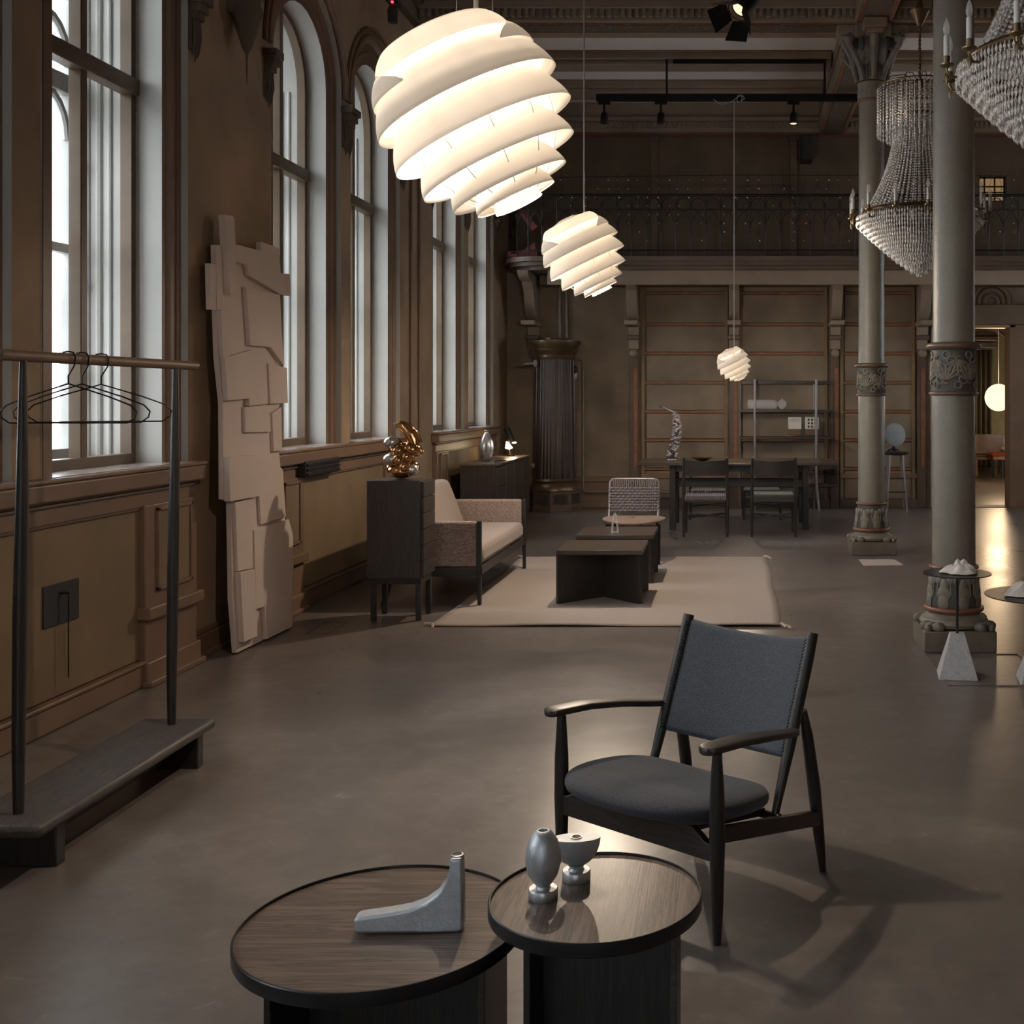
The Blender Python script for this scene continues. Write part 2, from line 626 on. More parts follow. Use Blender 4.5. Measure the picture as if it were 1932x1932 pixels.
# ---- one window, local y = 0 at the near side of its opening
def make_window():
    w = sgroup('window_1', (0, 0, 0), 'tall arched double window with brown inner sash')
    XI = XL - 0.04
    # architrave: ring between the outer and the inner outline, three fillets
    mb = MB()
    offs = [(0.0, XL - 0.036), (0.02, XL - 0.036), (0.03, XL - 0.050), (0.07, XL - 0.050), (0.08, XL - 0.036), (0.12, XL - 0.036), (0.13, XL - 0.055), (IN, XL - 0.055)]
    outs = [(arch(o, WW - o, ZS, ZSP), x) for (o, x) in offs]
    n = len(outs[0][0])
    vs = [(x, p[0], p[1]) for (pts, x) in outs for p in pts]
    fs = [(k * n + i, k * n + i + 1, (k + 1) * n + i + 1, (k + 1) * n + i) for k in range(len(outs) - 1) for i in range(n - 1)]
    mb.add(vs, fs)
    mb.build('architrave', 'trim', w, local=True)
    # pale outer edge reveal
    mb = MB()
    a = arch(0.003, WW - 0.003, ZS, ZSP)
    vs = [(x, p[0], p[1]) for x in (XL + 0.004, XL - 0.036) for p in a]
    mb.add(vs, [(i, i + 1, n + i + 1, n + i) for i in range(n - 1)])
    mb.build('outer_reveal', 'reveal', w, local=True)
    # deep pale reveal
    mb = MB()
    a = arch(IN, WW - IN, ZS, ZSP)
    vs = [(x, p[0], p[1]) for x in (XL - 0.055, XL - 0.62) for p in a]
    mb.add(vs, [(i, i + 1, n + i + 1, n + i) for i in range(n - 1)])
    mb.build('reveal', 'reveal', w, local=True)

    for (x, r_) in ((XL - 0.34, 0.012), (XL - 0.40, 0.018), (XL - 0.46, 0.012)):
        for yy in (IN + 0.002, WW - IN - 0.002):
            MB().tube([(x, yy, ZS), (x, yy, ZSP)], r_, 8).build('reveal_bead', 'reveal', w, local=True)

    def frame(x0, x1, wd, mat, nm, parent):
        o, i = arch(IN, WW - IN, ZS, ZSP), arch(IN + wd, WW - IN - wd, ZS + wd, ZSP)
        mb = MB()
        vs = [(x, p[0], p[1]) for x in (x0, x1) for pts in (o, i) for p in pts]
        fs = []
        for k in range(n):
            k2 = (k + 1) % n
            if k == n - 1:
                fs += [(k, k2, n + k2, n + k), (2 * n + k, 3 * n + k, 3 * n + k2, 2 * n + k2), (n + k, n + k2, 3 * n + k2, 3 * n + k)]
            else:
                fs += [(k, k2, n + k2, n + k), (2 * n + k, 3 * n + k, 3 * n + k2, 2 * n + k2),
                       (n + k, n + k2, 3 * n + k2, 3 * n + k), (k, 2 * n + k, 2 * n + k2, k2)]
        mb.add(vs, fs)
        return mb.build(nm, mat, parent, local=True)

    yc = WW / 2
    fi = frame(XL - 0.20, XL - 0.26, 0.045, 'sash_in', 'inner_sash', w)
    box('mullion', 'sash_in', XL - 0.26, XL - 0.195, yc - 0.028, yc + 0.028, ZS + 0.03, ZSP + 0.49, fi, 0.004, True)
    box('transom', 'sash_in', XL - 0.265, XL - 0.175, IN, WW - IN, 3.16, 3.25, fi, 0.008, True)
    box('bottom_rail', 'sash_in', XL - 0.262, XL - 0.192, IN + 0.02, WW - IN - 0.02, ZS, ZS + 0.055, fi, 0.004, True)
    fo = frame(XL - 0.50, XL - 0.56, 0.085, 'sash_out', 'outer_sash', w)
    box('outer_mullion', 'sash_out', XL - 0.57, XL - 0.49, yc - 0.045, yc + 0.045, ZS + 0.05, ZSP + 0.2, fo, 0.006, True)
    box('outer_transom', 'sash_out', XL - 0.57, XL - 0.49, IN, WW - IN, 3.14, 3.24, fo, 0.006, True)
    box('outer_glazing_bar', 'sash_out', XL - 0.555, XL - 0.505, IN, WW - IN, 2.28, 2.33, fo, 0.004, True)
    # round tracery in the head of the outer sash and shallow arches under its transom
    mb = MB()
    r = 0.25
    mb.tube([(XL - 0.53, yc + r * math.cos(t * PI / 12), 3.86 + r * math.sin(t * PI / 12)) for t in range(24)], 0.03, 8, closed=True)
    for s in (-1, 1):
        cc = yc + s * 0.23
        mb.tube([(XL - 0.53, cc + 0.2 * math.cos(t * PI / 10), 3.30 + 0.25 * math.sin(t * PI / 10)) for t in range(11)], 0.022, 8)
        mb.tube([(XL - 0.53, cc + 0.19 * math.cos(t * PI / 10), 2.9 + 0.24 * math.sin(t * PI / 10)) for t in range(11)], 0.02, 8)
    mb.build('tracery', 'sash_out', fo, local=True)
    # hinge blocks of the outer sash
    for z in (1.6, 2.1, 2.75):
        h = MB().box(XL - 0.50, XL - 0.475, WW - IN - 0.085, WW - IN - 0.02, z, z + 0.05)
        h.box(XL - 0.50, XL - 0.47, yc + 0.03, yc + 0.075, z, z + 0.05)
        h.build('hinge', 'sash_out', fo, local=True, bevel=0.004)
    for s in (0, 1):
        for (z0, z1) in ((ZS + 0.05, 3.16), (3.25, None)):
            ya, yb = (IN + 0.04, yc - 0.025) if s == 0 else (yc + 0.025, WW - IN - 0.04)
            for (x, mt, nm) in ((XL - 0.23, 'pane', 'pane'), (XL - 0.53, 'pane_out', 'outer_pane')):
                mb = MB()
                if z1:
                    mb.add([(x, ya, z0), (x, yb, z0), (x, yb, z1), (x, ya, z1)], [(0, 1, 2, 3)])
                else:
                    rr = WW / 2 - IN - 0.03
                    pts = [(ya, z0), (yb, z0)]
                    for k in range(9):
                        y = yb + (ya - yb) * k / 8
                        pts.append((y, ZSP + math.sqrt(max(0, rr * rr - (y - yc) ** 2))))
                    mb.add([(x, p[0], p[1]) for p in pts], [tuple(range(len(pts)))])
                mb.build(nm, mt, fi if nm == 'pane' else fo, local=True, smooth=False, fix=False)
    # carved impost block at the spring of the arch, far side
    mb = MB()
    for yy in (-0.06, WW + 0.06):
        mb.box(XL, XL + 0.07, yy - 0.05, yy + 0.05, 3.70, 3.75)
        mb.box(XL, XL + 0.05, yy - 0.045, yy + 0.045, 3.66, 3.70)
        mb.box(XL, XL + 0.09, yy - 0.065, yy + 0.065, 3.75, 3.80)
        mb.box(XL, XL + 0.02, yy - 0.05, yy + 0.05, 3.48, 3.66)
        for q in (-0.03, 0.0, 0.03):
            mb.tube([(XL + 0.02, yy + q, 3.66), (XL + 0.028, yy + q, 3.55), (XL + 0.015, yy + q, 3.42 + abs(q))], [0.014, 0.012, 0.003], 6)
    mb.build('impost', 'trim_dark', w, local=True)
    # archivolt moulding round the head
    mb = MB()
    for (o, rr, dx) in ((-0.05, 0.025, 0.01), (-0.11, 0.018, 0.01)):
        mb.tube([(XL + dx, p[0], p[1]) for p in arch(o, WW - o, 3.8, ZSP, 18)[1:-1]], rr, 8)
    mb.build('archivolt', 'trim', w, local=True)
    return w


w0 = make_window()
w0.location = (0, WIN[0], 0)
for i, y in enumerate(WIN[1:]):
    c = copy_tree(w0)
    c.name = 'window_%d' % (i + 2)
    c.location = (0, y, 0)
for i, y in enumerate(RIM_WIN):
    c = copy_tree(w0)
    c.name = 'window_%d' % (len(WIN) + i + 1)
    c.rotation_euler = (0, 0, PI)
    c.location = (XL + XR, Y0 + Y1 - y, 0)

# ---- sill bands, wainscot under each pair of windows
pairs = [(WIN[i], WIN[i + 1] + WW) for i in range(0, len(WIN), 2)]
for k, (a, b) in enumerate(pairs):
    t = sgroup('trim_%d' % (k + 1), (XL, a, 0), 'brown panelled wainscot with marble sill under a window pair')
    A, B = a - 0.06, b + 0.06
    box('sill_band', 'trim', XL, XL + 0.085, A, B, 1.035, 1.118, t, 0.01)
    for w in (WIN[2 * k], WIN[2 * k + 1]):
        box('sill_board', 'sill', XL - 0.50, XL + 0.06, w, w + WW, 1.10, 1.142, t, 0.006)
    box('sill_board', 'trim', XL, XL + 0.09, A, B, 1.118, 1.138, t, 0.006)
    box('upper_rail', 'trim', XL, XL + 0.035, A + 0.05, B - 0.05, 0.93, 1.035, t, 0.004)
    box('rail_moulding', 'trim_dark', XL, XL + 0.05, A + 0.05, B - 0.05, 1.005, 1.02, t, 0.004)
    # wide olive panel in the middle, narrow pilasters at both ends
    p0, p1 = A + 0.52, B - 0.62
    box('panel', 'olive', XL, XL + 0.018, p0, p1, 0.14, 0.93, t, 0.004)
    box('panel_moulding', 'trim_dark', XL, XL + 0.03, p0, p1, 0.915, 0.935, t, 0.003)
    box('base_moulding', 'trim', XL, XL + 0.045, p0, p1, 0.0, 0.115, t, 0.008)
    box('base_bead', 'trim', XL, XL + 0.055, p0, p1, 0.115, 0.135, t, 0.006)
    for (q0, q1) in ((A + 0.05, p0), (p1, B - 0.05)):
        box('pilaster', 'trim', XL, XL + 0.05, q0, q1, 0.12, 0.94, t, 0.006)
        box('pilaster_panel', 'olive', XL, XL + 0.056, q0 + 0.13, q1 - 0.10, 0.50, 0.90, t, 0.003)
        for (m0, m1, n0, n1) in ((q0 + 0.11, q0 + 0.13, 0.48, 0.92), (q1 - 0.10, q1 - 0.08, 0.48, 0.92), (q0 + 0.11, q1 - 0.08, 0.48, 0.50), (q0 + 0.11, q1 - 0.08, 0.90, 0.92)):
            box('panel_bead', 'trim', XL, XL + 0.066, m0, m1, n0, n1, t, 0.003)
        box('pilaster_band', 'trim', XL, XL + 0.085, q0 - 0.02, q1 + 0.02, 0.345, 0.41, t, 0.008)
        box('pilaster_plinth', 'trim', XL, XL + 0.07, q0 - 0.01, q1 + 0.01, 0.0, 0.125, t, 0.008)
        box('pilaster_step', 'trim', XL, XL + 0.095, q0 - 0.02, q1 + 0.02, 0.0, 0.03, t, 0.006)
    if k == 2:
        va = p0 + 0.0
# plain base along the piers between the pairs, corbels above
ends = [Y0] + [e for p in pairs for e in p] + [Y1]
for k in range(0, len(ends), 2):
    a, b = ends[k] + 0.05, ends[k + 1] - 0.05
    if k == 0:
        a = Y0
    if k == len(ends) - 2:
        b = Y1
    o = MB().box(XL, XL + 0.03, a, b, 0, 0.13).box(XL, XL + 0.02, a, b, 0.13, 0.16).box(XL, XL + 0.05, a, b, 0, 0.03).build('baseboard_%d' % (k // 2 + 1), 'trim', bevel=0.006)
    struct(o, 'brown baseboard along the wall pier')
    yc = (ends[k] + ends[k + 1]) / 2
    if 0 < k < len(ends) - 2:
        mb = MB()
        prof = [(0.003, 3.44), (0.008, 3.62), (0.03, 3.66), (0.05, 3.72), (0.075, 3.80), (0.08, 3.83), (0.095, 3.86), (0.095, 3.90), (0.085, 3.92), (0.085, 5.1)]
        mb.lathe(prof, (XL + 0.09, yc, 0), 10)
        mb.box(XL, XL + 0.09, yc - 0.08, yc + 0.08, 3.86, 5.1)
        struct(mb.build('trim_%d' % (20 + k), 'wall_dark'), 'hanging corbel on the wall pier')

# ---- back wall with a doorway, gallery above
mb = MB()
D0, D1, DZ = 2.74, 3.77, 2.49
TB = 0.22
mb.box(XL - 0.6, D0, Y1, Y1 + TB, 0, 3.2)
mb.box(D1, XR + 0.6, Y1, Y1 + TB, 0, 3.2)
mb.box(D0, D1, Y1, Y1 + TB, DZ, 3.2)
wall_back = struct(mb.build('wall_back', 'wall_back'), 'brown plaster back wall below the gallery')
GX0, GX1, GZ0, GZ1 = 3.34, 3.72, 4.18, 4.52
mb = MB()
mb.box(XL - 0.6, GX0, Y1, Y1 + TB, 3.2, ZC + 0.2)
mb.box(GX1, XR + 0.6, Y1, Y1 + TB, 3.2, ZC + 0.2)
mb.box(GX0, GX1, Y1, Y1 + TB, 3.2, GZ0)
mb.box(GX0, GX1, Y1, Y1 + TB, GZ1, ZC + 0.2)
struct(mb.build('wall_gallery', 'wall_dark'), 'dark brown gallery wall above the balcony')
gw = sgroup('window_40', ((GX0 + GX1) / 2, Y1, GZ0), 'small warm lit gallery window with glazing bars')
box('lit_pane', 'litwin', GX0, GX1, Y1 + 0.1, Y1 + 0.11, GZ0, GZ1, gw)
for x in (GX0, GX0 + 0.08, GX0 + 0.22, GX1 - 0.03):
    box('glazing_bar', 'iron', x, x + 0.018, Y1 + 0.05, Y1 + 0.08, GZ0, GZ1, gw)
for z in (GZ0, GZ0 + 0.12, GZ0 + 0.2, GZ1 - 0.02):
    box('glazing_bar', 'iron', GX0, GX1, Y1 + 0.05, Y1 + 0.08, z, z + 0.016, gw)
FILL_WIN = [-2.4, -0.8]  # unseen windows, added to let in frontal fill daylight
mb = MB()
fe = [XL - 0.6] + [e for x in FILL_WIN for e in (x, x + WW)] + [XR + 0.6]
for i in range(0, len(fe), 2):
    mb.box(fe[i], fe[i + 1], Y0 - 0.62, Y0, 0, ZC + 0.2)
for x in FILL_WIN:
    mb.box(x, x + WW, Y0 - 0.62, Y0, 0, ZS - 0.04)
    pts = arch(x, x + WW, ZS, ZSP)[1:-1]
    for (p, q) in zip(pts[:-1], pts[1:]):
        vs_ = [(u, y, z) for y in (Y0 - 0.62, Y0) for (u, z) in (p, q, (q[0], ZC + 0.2), (p[0], ZC + 0.2))]
        mb.add(vs_, [(0, 3, 2, 1), (4, 5, 6, 7), (0, 1, 5, 4), (2, 3, 7, 6)])
struct(mb.build('wall_front', 'wall'), 'brown wall with added unseen fill windows behind the viewer')
for i, x in enumerate(FILL_WIN):
    c = copy_tree(w0)
    c.name = 'window_%d' % (2 * len(WIN) + i + 1)
    c.rotation_euler = (0, 0, PI / 2)
    c.location = (x + WW, Y0 - XL, 0)

# gallery wall posts, cornice
t = sgroup('trim_30', (0, Y1, 4.8), 'cornice with dentils and posts on the gallery wall')
box('cornice', 'beam', XL, XR, Y1 - 0.10, Y1, 5.10, ZC, t)
box('cornice_lip', 'beam', XL, XR, Y1 - 0.16, Y1, 5.24, 5.30, t, 0.01)
box('red_line', 'redline', XL, XR, Y1 - 0.012, Y1, 5.05, 5.075, t)
mb = MB()
x = XL
while x < 3.9:
    mb.box(x, x + 0.035, Y1 - 0.14, Y1 - 0.09, 5.16, 5.23)
    x += 0.065
tag(mb.build('dentils', 'beam', t), kind='stuff')
for px in (1235, 1497, 1780):
    X = gx(px, Y1)
    box('gallery_post', 'wall_dark', X - 0.05, X + 0.05, Y1 - 0.08, Y1, 3.2, 5.05, t, 0.01)
    box('post_cap', 'trim_dark', X - 0.07, X + 0.07, Y1 - 0.1, Y1, 4.98, 5.05, t, 0.01)
sp = box('wall_speaker', 'vent', gx(1512, 15.3), gx(1533, 15.3), 15.2, Y1, gz(303, 15.3), gz(258, 15.3), None, 0.01)
tag(sp, 'black box speaker fixed high on the gallery wall', 'speaker')

# ---- panelled bays under the balcony
zb = [0.10, 0.527, 0.916, 1.305, 1.70, 2.098, 2.495, 2.92, 3.14]
for bi, (a, b) in enumerate(((-1.225, -0.094), (0.087, 1.26), (1.478, 2.45))):
    t = sgroup('trim_%d' % (31 + bi), ((a + b) / 2, Y1, 0), 'beige panelled bay with orange battens under the balcony')
    for i in range(len(zb) - 1):
        box('panel', 'wall_back', a + 0.03, b - 0.03, Y1 - 0.03, Y1, zb[i] + 0.025, zb[i + 1] - 0.025, t, 0.004)
        if 0 < i:
            box('batten', 'orange', a, b, Y1 - 0.045, Y1, zb[i] - 0.016, zb[i] + 0.016, t, 0.004)
    for x in (a, b):
        box('stile', 'olive', x - 0.035, x + 0.012, Y1 - 0.05, Y1, 0.1, 3.14, t, 0.004)
    box('plinth', 'trim_dark', a - 0.04, b + 0.04, Y1 - 0.06, Y1, 0, 0.12, t, 0.006)
    box('dado', 'trim', a - 0.04, b + 0.04, Y1 - 0.055, Y1, 0.40, 0.47, t, 0.006)
o = MB().box(-2.62, -1.38, Y1 - 0.04, Y1, 0, 0.35).box(-2.62, -1.38, Y1 - 0.06, Y1, 0.35, 0.42).box(-2.62, -1.38, Y1 - 0.06, Y1, 0, 0.10).build('baseboard_20', 'trim', bevel=0.008)
struct(o, 'brown dado below the worn plaster bay')
# floor vent grille in the second panel bay
vg = thing('floor_vent', 'dark diamond lattice vent grille low on the panelled back wall', 'vent', (gx(1568, 15.4), 15.47, 0.30))
X0, X1v = gx(1555, 15.4), gx(1580, 15.4)
box('grille_frame', 'trim_dark', X0 - 0.03, X1v + 0.03, 15.46, 15.50, 0.29, 0.66, vg, 0.005)
box('grille_back', 'vent', X0, X1v, 15.452, 15.46, 0.32, 0.63, vg)
mb = MB()
for i in range(-4, 6):
    xa = X0 + i * 0.04
    for s in (1, -1):
        p0, p1 = (xa, 0.32), (xa + 0.31, 0.63)
        lo, hi = max(0, (X0 - p0[0]) / 0.31), min(1, (X1v - p0[0]) / 0.31)
        if hi > lo:
            za, zb_ = 0.32 + 0.31 * lo, 0.32 + 0.31 * hi
            if s < 0:
                za, zb_ = 0.95 - za, 0.95 - zb_
            mb.tube([(p0[0] + 0.31 * lo, 15.45, za), (p0[0] + 0.31 * hi, 15.45, zb_)], 0.004, 4)
mb.build('lattice', 'bronze', vg)

# ---- balcony with brackets
YB = 14.5
bal = sgroup('balcony', (0, YB, 3.2), 'timber balcony across the back wall on carved brackets')
mb = MB()


def balc_outline(d):
    pts = [(XR, YB + d)]
    r = 0.55
    cx0 = -3.02 + d + r
    for k in range(9):
        a = -PI / 2 - (PI / 2) * k / 8
        pts.append((cx0 + r * math.cos(a), YB + d + r + r * math.sin(a)))
    pts += [(-3.02 + d, Y1), (XR, Y1)]
    return pts


for (d, z0, z1) in ((0.0, 3.24, 3.30), (0.04, 3.19, 3.24), (0.10, 3.14, 3.19)):
    mb.prism(balc_outline(d), lambda u, v, w: (u, v, w), z0, z1)
mb.build('floor_slab', 'trim_dark', bal)
box('front_board', 'beam', -2.4, XR, YB + 0.14, YB + 0.18, 2.95, 3.14, bal, 0.01)
box('inner_board', 'trim_dark', -2.6, XR, Y1 - 0.35, Y1, 3.00, 3.14, bal, 0.01)
bprof = [(15.55, 2.15), (15.43, 2.15), (15.42, 2.30), (15.39, 2.32), (15.36, 2.45), (15.41, 2.47), (15.40, 2.52), (15.30, 2.56), (15.20, 2.64), (15.12, 2.78), (15.07, 2.92), (14.99, 2.97), (14.96, 3.02), (14.80, 3.03), (14.68, 3.08), (14.64, 3.14), (15.55, 3.14)]
BX = [-2.72, -1.36, 0.0, 1.37, 2.55]
for i, x in enumerate(BX):
    b = MB().prism(bprof, lambda u, v, w: (w, u, v), x - 0.07, x + 0.07).build('bracket', 'beam', bal, bevel=0.008)
    box('bracket_cap', 'beam', x - 0.09, x + 0.09, 15.0, 15.55, 2.46, 2.52, b, 0.008)
    box('bracket_foot', 'trim_dark', x - 0.085, x + 0.085, 15.34, 15.55, 2.28, 2.34, b, 0.01)
    MB().ball((x, 15.42, 2.10), 0.06, 10, 6).build('bracket_drop', 'beam', b)
    if i:
        box('pilaster_strip', 'trim_dark', x - 0.06, x + 0.06, Y1 - 0.05, Y1, 0, 2.12, b, 0.006)
        box('pilaster_inlay', 'orange', x - 0.005, x + 0.045, Y1 - 0.056, Y1 - 0.04, 0.55, 1.90, b, 0.003)

rail = thing('balcony_railing', 'dark wrought iron railing of thin balusters along the balcony edge', 'railing', (0, YB, 3.30))
out = balc_outline(0.05)
path = [Vector((p[0], p[1], 0)) for p in out[:-1]]
path[-1] = Vector((path[-2].x, Y1 - 0.02, 0))
MB().tube([(p.x, p.y, 4.08) for p in path], 0.022, 8).build('top_rail', 'iron', rail)
MB().tube([(p.x, p.y, 3.38) for p in path], 0.012, 6).build('bottom_rail', 'iron', rail)
MB().tube([(p.x, p.y, 3.90) for p in path], 0.008, 6).build('middle_rail', 'iron', rail)
seglen = [0]
for a, b in zip(path[:-1], path[1:]):
    seglen.append(seglen[-1] + (b - a).length)


def along(s):
    for i in range(len(path) - 1):
        if s <= seglen[i + 1]:
            k = (s - seglen[i]) / (seglen[i + 1] - seglen[i])
            return path[i].lerp(path[i + 1], k), (path[i + 1] - path[i]).normalized()
    return path[-1], Vector((0, 1, 0))


bme = None
cme = None
s = 1.75
stp = 0.19
idx = 0
while s < seglen[-1]:
    p, d = along(s)
    if bme is None:
        m_ = MB().tube([(0, 0, 0), (0, 0, 0.28), (0, 0, 0.31), (0, 0, 0.34), (0, 0, 0.78)], [0.008, 0.008, 0.018, 0.008, 0.008], 6)
        ob = m_.build('baluster', 'iron', rail, local=True)
        bme = ob.data
        c_ = MB().tube([(0.085 * math.cos(t * PI / 8), 0, 0.66 + 0.085 * math.sin(t * PI / 8)) for t in range(16)], 0.006, 5, closed=True)
        c_.tube([(-0.095 + 0.19 * t / 8, 0, 0.40 + 0.16 * math.sin(PI * t / 8)) for t in range(9)], 0.006, 5)
        oc = c_.build('scroll', 'iron', rail, local=True)
        cme = oc.data
    else:
        ob = bpy.data.objects.new('baluster', bme)
        oc = bpy.data.objects.new('scroll', cme)
        for q in (ob, oc):
            COL.objects.link(q)
            q.parent = rail
    ob.location = (p.x, p.y - YB, 0)
    p2, d2 = along(min(s + stp / 2, seglen[-1]))
    oc.location = (p2.x, p2.y - YB, 0)
    oc.rotation_euler = (0, 0, math.atan2(d2.y, d2.x))
    s += stp
    idx += 1

# string lights on the railing: hanging wires with tiny bulbs
mb = MB()
mbb = MB()
mb.tube([(-2.3, YB + 0.3, 4.36), (0.0, YB + 0.3, 4.39), (3.6, YB + 0.3, 4.38)], 0.004, 4)
rs = random.Random(3)
x = -2.2
while x < 3.6:
    n = rs.randint(3, 9)
    zt = 4.38
    pts = [(x + rs.uniform(-.02, .02), YB + 0.02, zt - 0.11 * k) for k in range(n)]
    mb.tube(pts, 0.0025, 3)
    for q in pts[1:]:
        if rs.random() < 0.6:
            mbb.ball(q, 0.008 + rs.random() * 0.004, 5, 3)
    x += 0.12 + rs.random() * 0.06
so = thing('string_lights', 'unlit string of tiny clear bulbs hung over the balcony railing', 'string lights', (0, YB + 0.3, 4.36))
tag(mb.build('wire', 'iron', so), kind='stuff')
tag(mbb.build('bulb', 'crystal', so), kind='stuff')
# pink cloth behind the railing at the window corner
fo_ = MB()
fo_.prism([(-2.86, 3.98), (-2.80, 4.0), (-2.55, 3.72), (-2.62, 3.66)], lambda u, v, w: (u, w, v), YB + 0.30, YB + 0.33)
fo_.prism([(-2.95, 3.32), (-2.55, 3.32), (-2.6, 3.52), (-2.75, 3.42), (-2.95, 3.40)], lambda u, v, w: (u, w, v), YB + 0.34, YB + 0.38)
tag(fo_.build('draped_cloth', 'flag'), 'dusty pink cloth hung behind the left end of the railing', 'cloth')

# ---- ceiling: boards, joists, beams
struct(box('ceiling', 'ceil', XL - 0.6, XR + 0.6, Y0 - 0.3, Y1 + 0.3, ZC, ZC + 0.12), 'grey boarded ceiling')
BY = [-5.41, -1.31, 2.79, 6.89, 11.03]
for k, y in enumerate(BY):
    t = sgroup('trim_%d' % (40 + k), (0, y, 5.09), 'painted cross beam with dentils and patterned soffit')
    box('beam_body', 'beam', XL, XR, y - 0.17, y + 0.17, 5.09, ZC, t, 0.01)
    box('soffit_frieze', 'frieze', XL, XR, y - 0.06, y + 0.14, 5.082, 5.09, t)
    for yy in (y - 0.10, y + 0.155):
        box('soffit_line', 'orange', XL, XR, yy - 0.008, yy + 0.008, 5.08, 5.09, t)
    box('cornice', 'beam', XL, XR, y - 0.24, y - 0.17, 5.19, 5.27, t, 0.01)
    box('cornice', 'beam', XL, XR, y + 0.17, y + 0.24, 5.19, 5.27, t, 0.01)
    if k >= 3:
        mb = MB()
        x = XL
        while x < XR:
            mb.box(x, x + 0.034, y - 0.225, y - 0.17, 5.12, 5.19)
            x += 0.0655
        tag(mb.build('dentils', 'beam', t), kind='stuff')
for k, y0 in enumerate((6.89, 11.03)):
    for (a, b) in ((y0 + 0.26, y0 + 1.30), (y0 + 2.14, y0 + 2.57), (y0 + 3.35, y0 + 3.86)):
        t = sgroup('trim_%d' % (50 + k * 10 + int((a - y0) * 2)), (0, a, 5.42), 'stepped ceiling joist with red painted lines')
        for (xa, xb) in ((XL, 1.13), (1.53, XR)):
            box('joist', 'beam', xa, xb, a, b, 5.42, ZC, t, 0.008)
            box('joist_fillet', 'beam', xa, xb, a + 0.06, b - 0.06, 5.37, 5.42, t, 0.008)
            box('red_line', 'redline', xa, xb, a - 0.05, a - 0.025, 5.494, 5.499, t)
            box('red_line', 'redline', xa, xb, b + 0.025, b + 0.05, 5.494, 5.499, t)
    for (ya, yb) in ((y0 + 1.5, y0 + 1.95), (y0 + 2.76, y0 + 3.17)):
        pass
t = sgroup('trim_70', (1.33, 4, 5.09), 'long painted beam over the iron columns')
box('beam_body', 'beam', 1.15, 1.51, Y0, Y1, 5.093, ZC, t, 0.01)
box('soffit_frieze', 'frieze', 1.22, 1.44, Y0, Y1, 5.084, 5.093, t)
for x in (1.185, 1.475):
    box('soffit_line', 'orange', x - 0.012, x + 0.012, Y0, Y1, 5.082, 5.093, t)
for x in (1.149, 1.511):
    box('face_line', 'redline', x - 0.004, x + 0.004, Y0, Y1, 5.30, 5.325, t)
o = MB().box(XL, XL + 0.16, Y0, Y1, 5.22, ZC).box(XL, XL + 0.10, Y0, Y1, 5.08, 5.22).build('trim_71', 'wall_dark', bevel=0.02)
struct(o, 'dark cornice along the top of the window wall')

# ================================================================== doorway and the room behind it
dt = sgroup('door_1', ((D0 + D1) / 2, Y1, 0), 'open doorway with pale painted frame')
box('jamb', 'reveal', D0 - 0.06, D0 + 0.02, Y1 - 0.05, Y1 + TB + 0.02, 0, DZ + 0.0, dt, 0.006)
box('jamb', 'trim', D1 - 0.02, D1 + 0.22, Y1 - 0.05, Y1 + TB + 0.02, 0, DZ, dt, 0.006)
box('lintel', 'lightwood', D0 - 0.06, D1 + 0.06, Y1 - 0.05, Y1 + TB + 0.02, DZ - 0.04, DZ, dt, 0.006)
box('lintel_board', 'wall_dark', D0 - 0.1, D1 + 1.2, Y1 - 0.12, Y1, DZ, DZ + 0.27, dt, 0.01)
mb = MB()
for cx_ in (gx(1868, Y1), gx(1868, Y1) + 1.0):
    for rr in (0.24, 0.17, 0.09):
        mb.tube([(cx_ + rr * math.cos(t * PI / 12), Y1 - 0.06, 2.80 + rr * math.sin(t * PI / 12)) for t in range(24)], 0.028, 8, closed=True)
    mb.lathe([(0.24, 0), (0.24, 0.05)], (cx_, Y1, 2.80), 24, axis=(0, -1, 0))
mb.build('scroll_ornament', 'wall_dark', dt)
box('threshold', 'stone', D0, D1, Y1 - 0.03, Y1 + TB + 0.05, 0.0, 0.012, dt)

mb = MB()
mb.box(2.0, 2.2, Y1 + TB, 25.0, 0, 3.6)
mb.box(6.6, 6.8, Y1 + TB, 25.0, 0, 3.6)
mb.box(2.0, 6.8, 24.8, 25.0, 0, 3.6)
mb.box(2.0, 6.8, Y1 + TB, 25.0, 3.6, 3.8)
struct(mb.build('wall_next_room', 'ochre'), 'ochre walls of the lit room beyond the doorway')


def curtain_pt(u, v):
    x = 3.9 + 1.6 * u
    return (x, 24.3 + 0.05 * math.sin(u * 95) + 0.02 * math.sin(u * 37), 0.02 + 2.5 * v)


cu = MB().grid(curtain_pt, 160, 4).build('curtain', 'curtain', sharp=180)
sd = cu.modifiers.new('solid', 'SOLIDIFY')
sd.thickness = 0.012
tag(cu, 'pleated ochre floor length curtain in the room beyond the doorway', 'curtain')
o = MB().box(3.6, 5.6, 24.15, 24.5, 2.55, 2.68).box(3.6, 5.6, 24.10, 24.5, 2.70, 2.80).box(3.6, 5.6, 24.2, 24.5, 2.80, 2.9).build('curtain_pelmet', 'bronze', bevel=0.02)
tag(o, 'moulded bronze pelmet above the ochre curtain', 'pelmet')
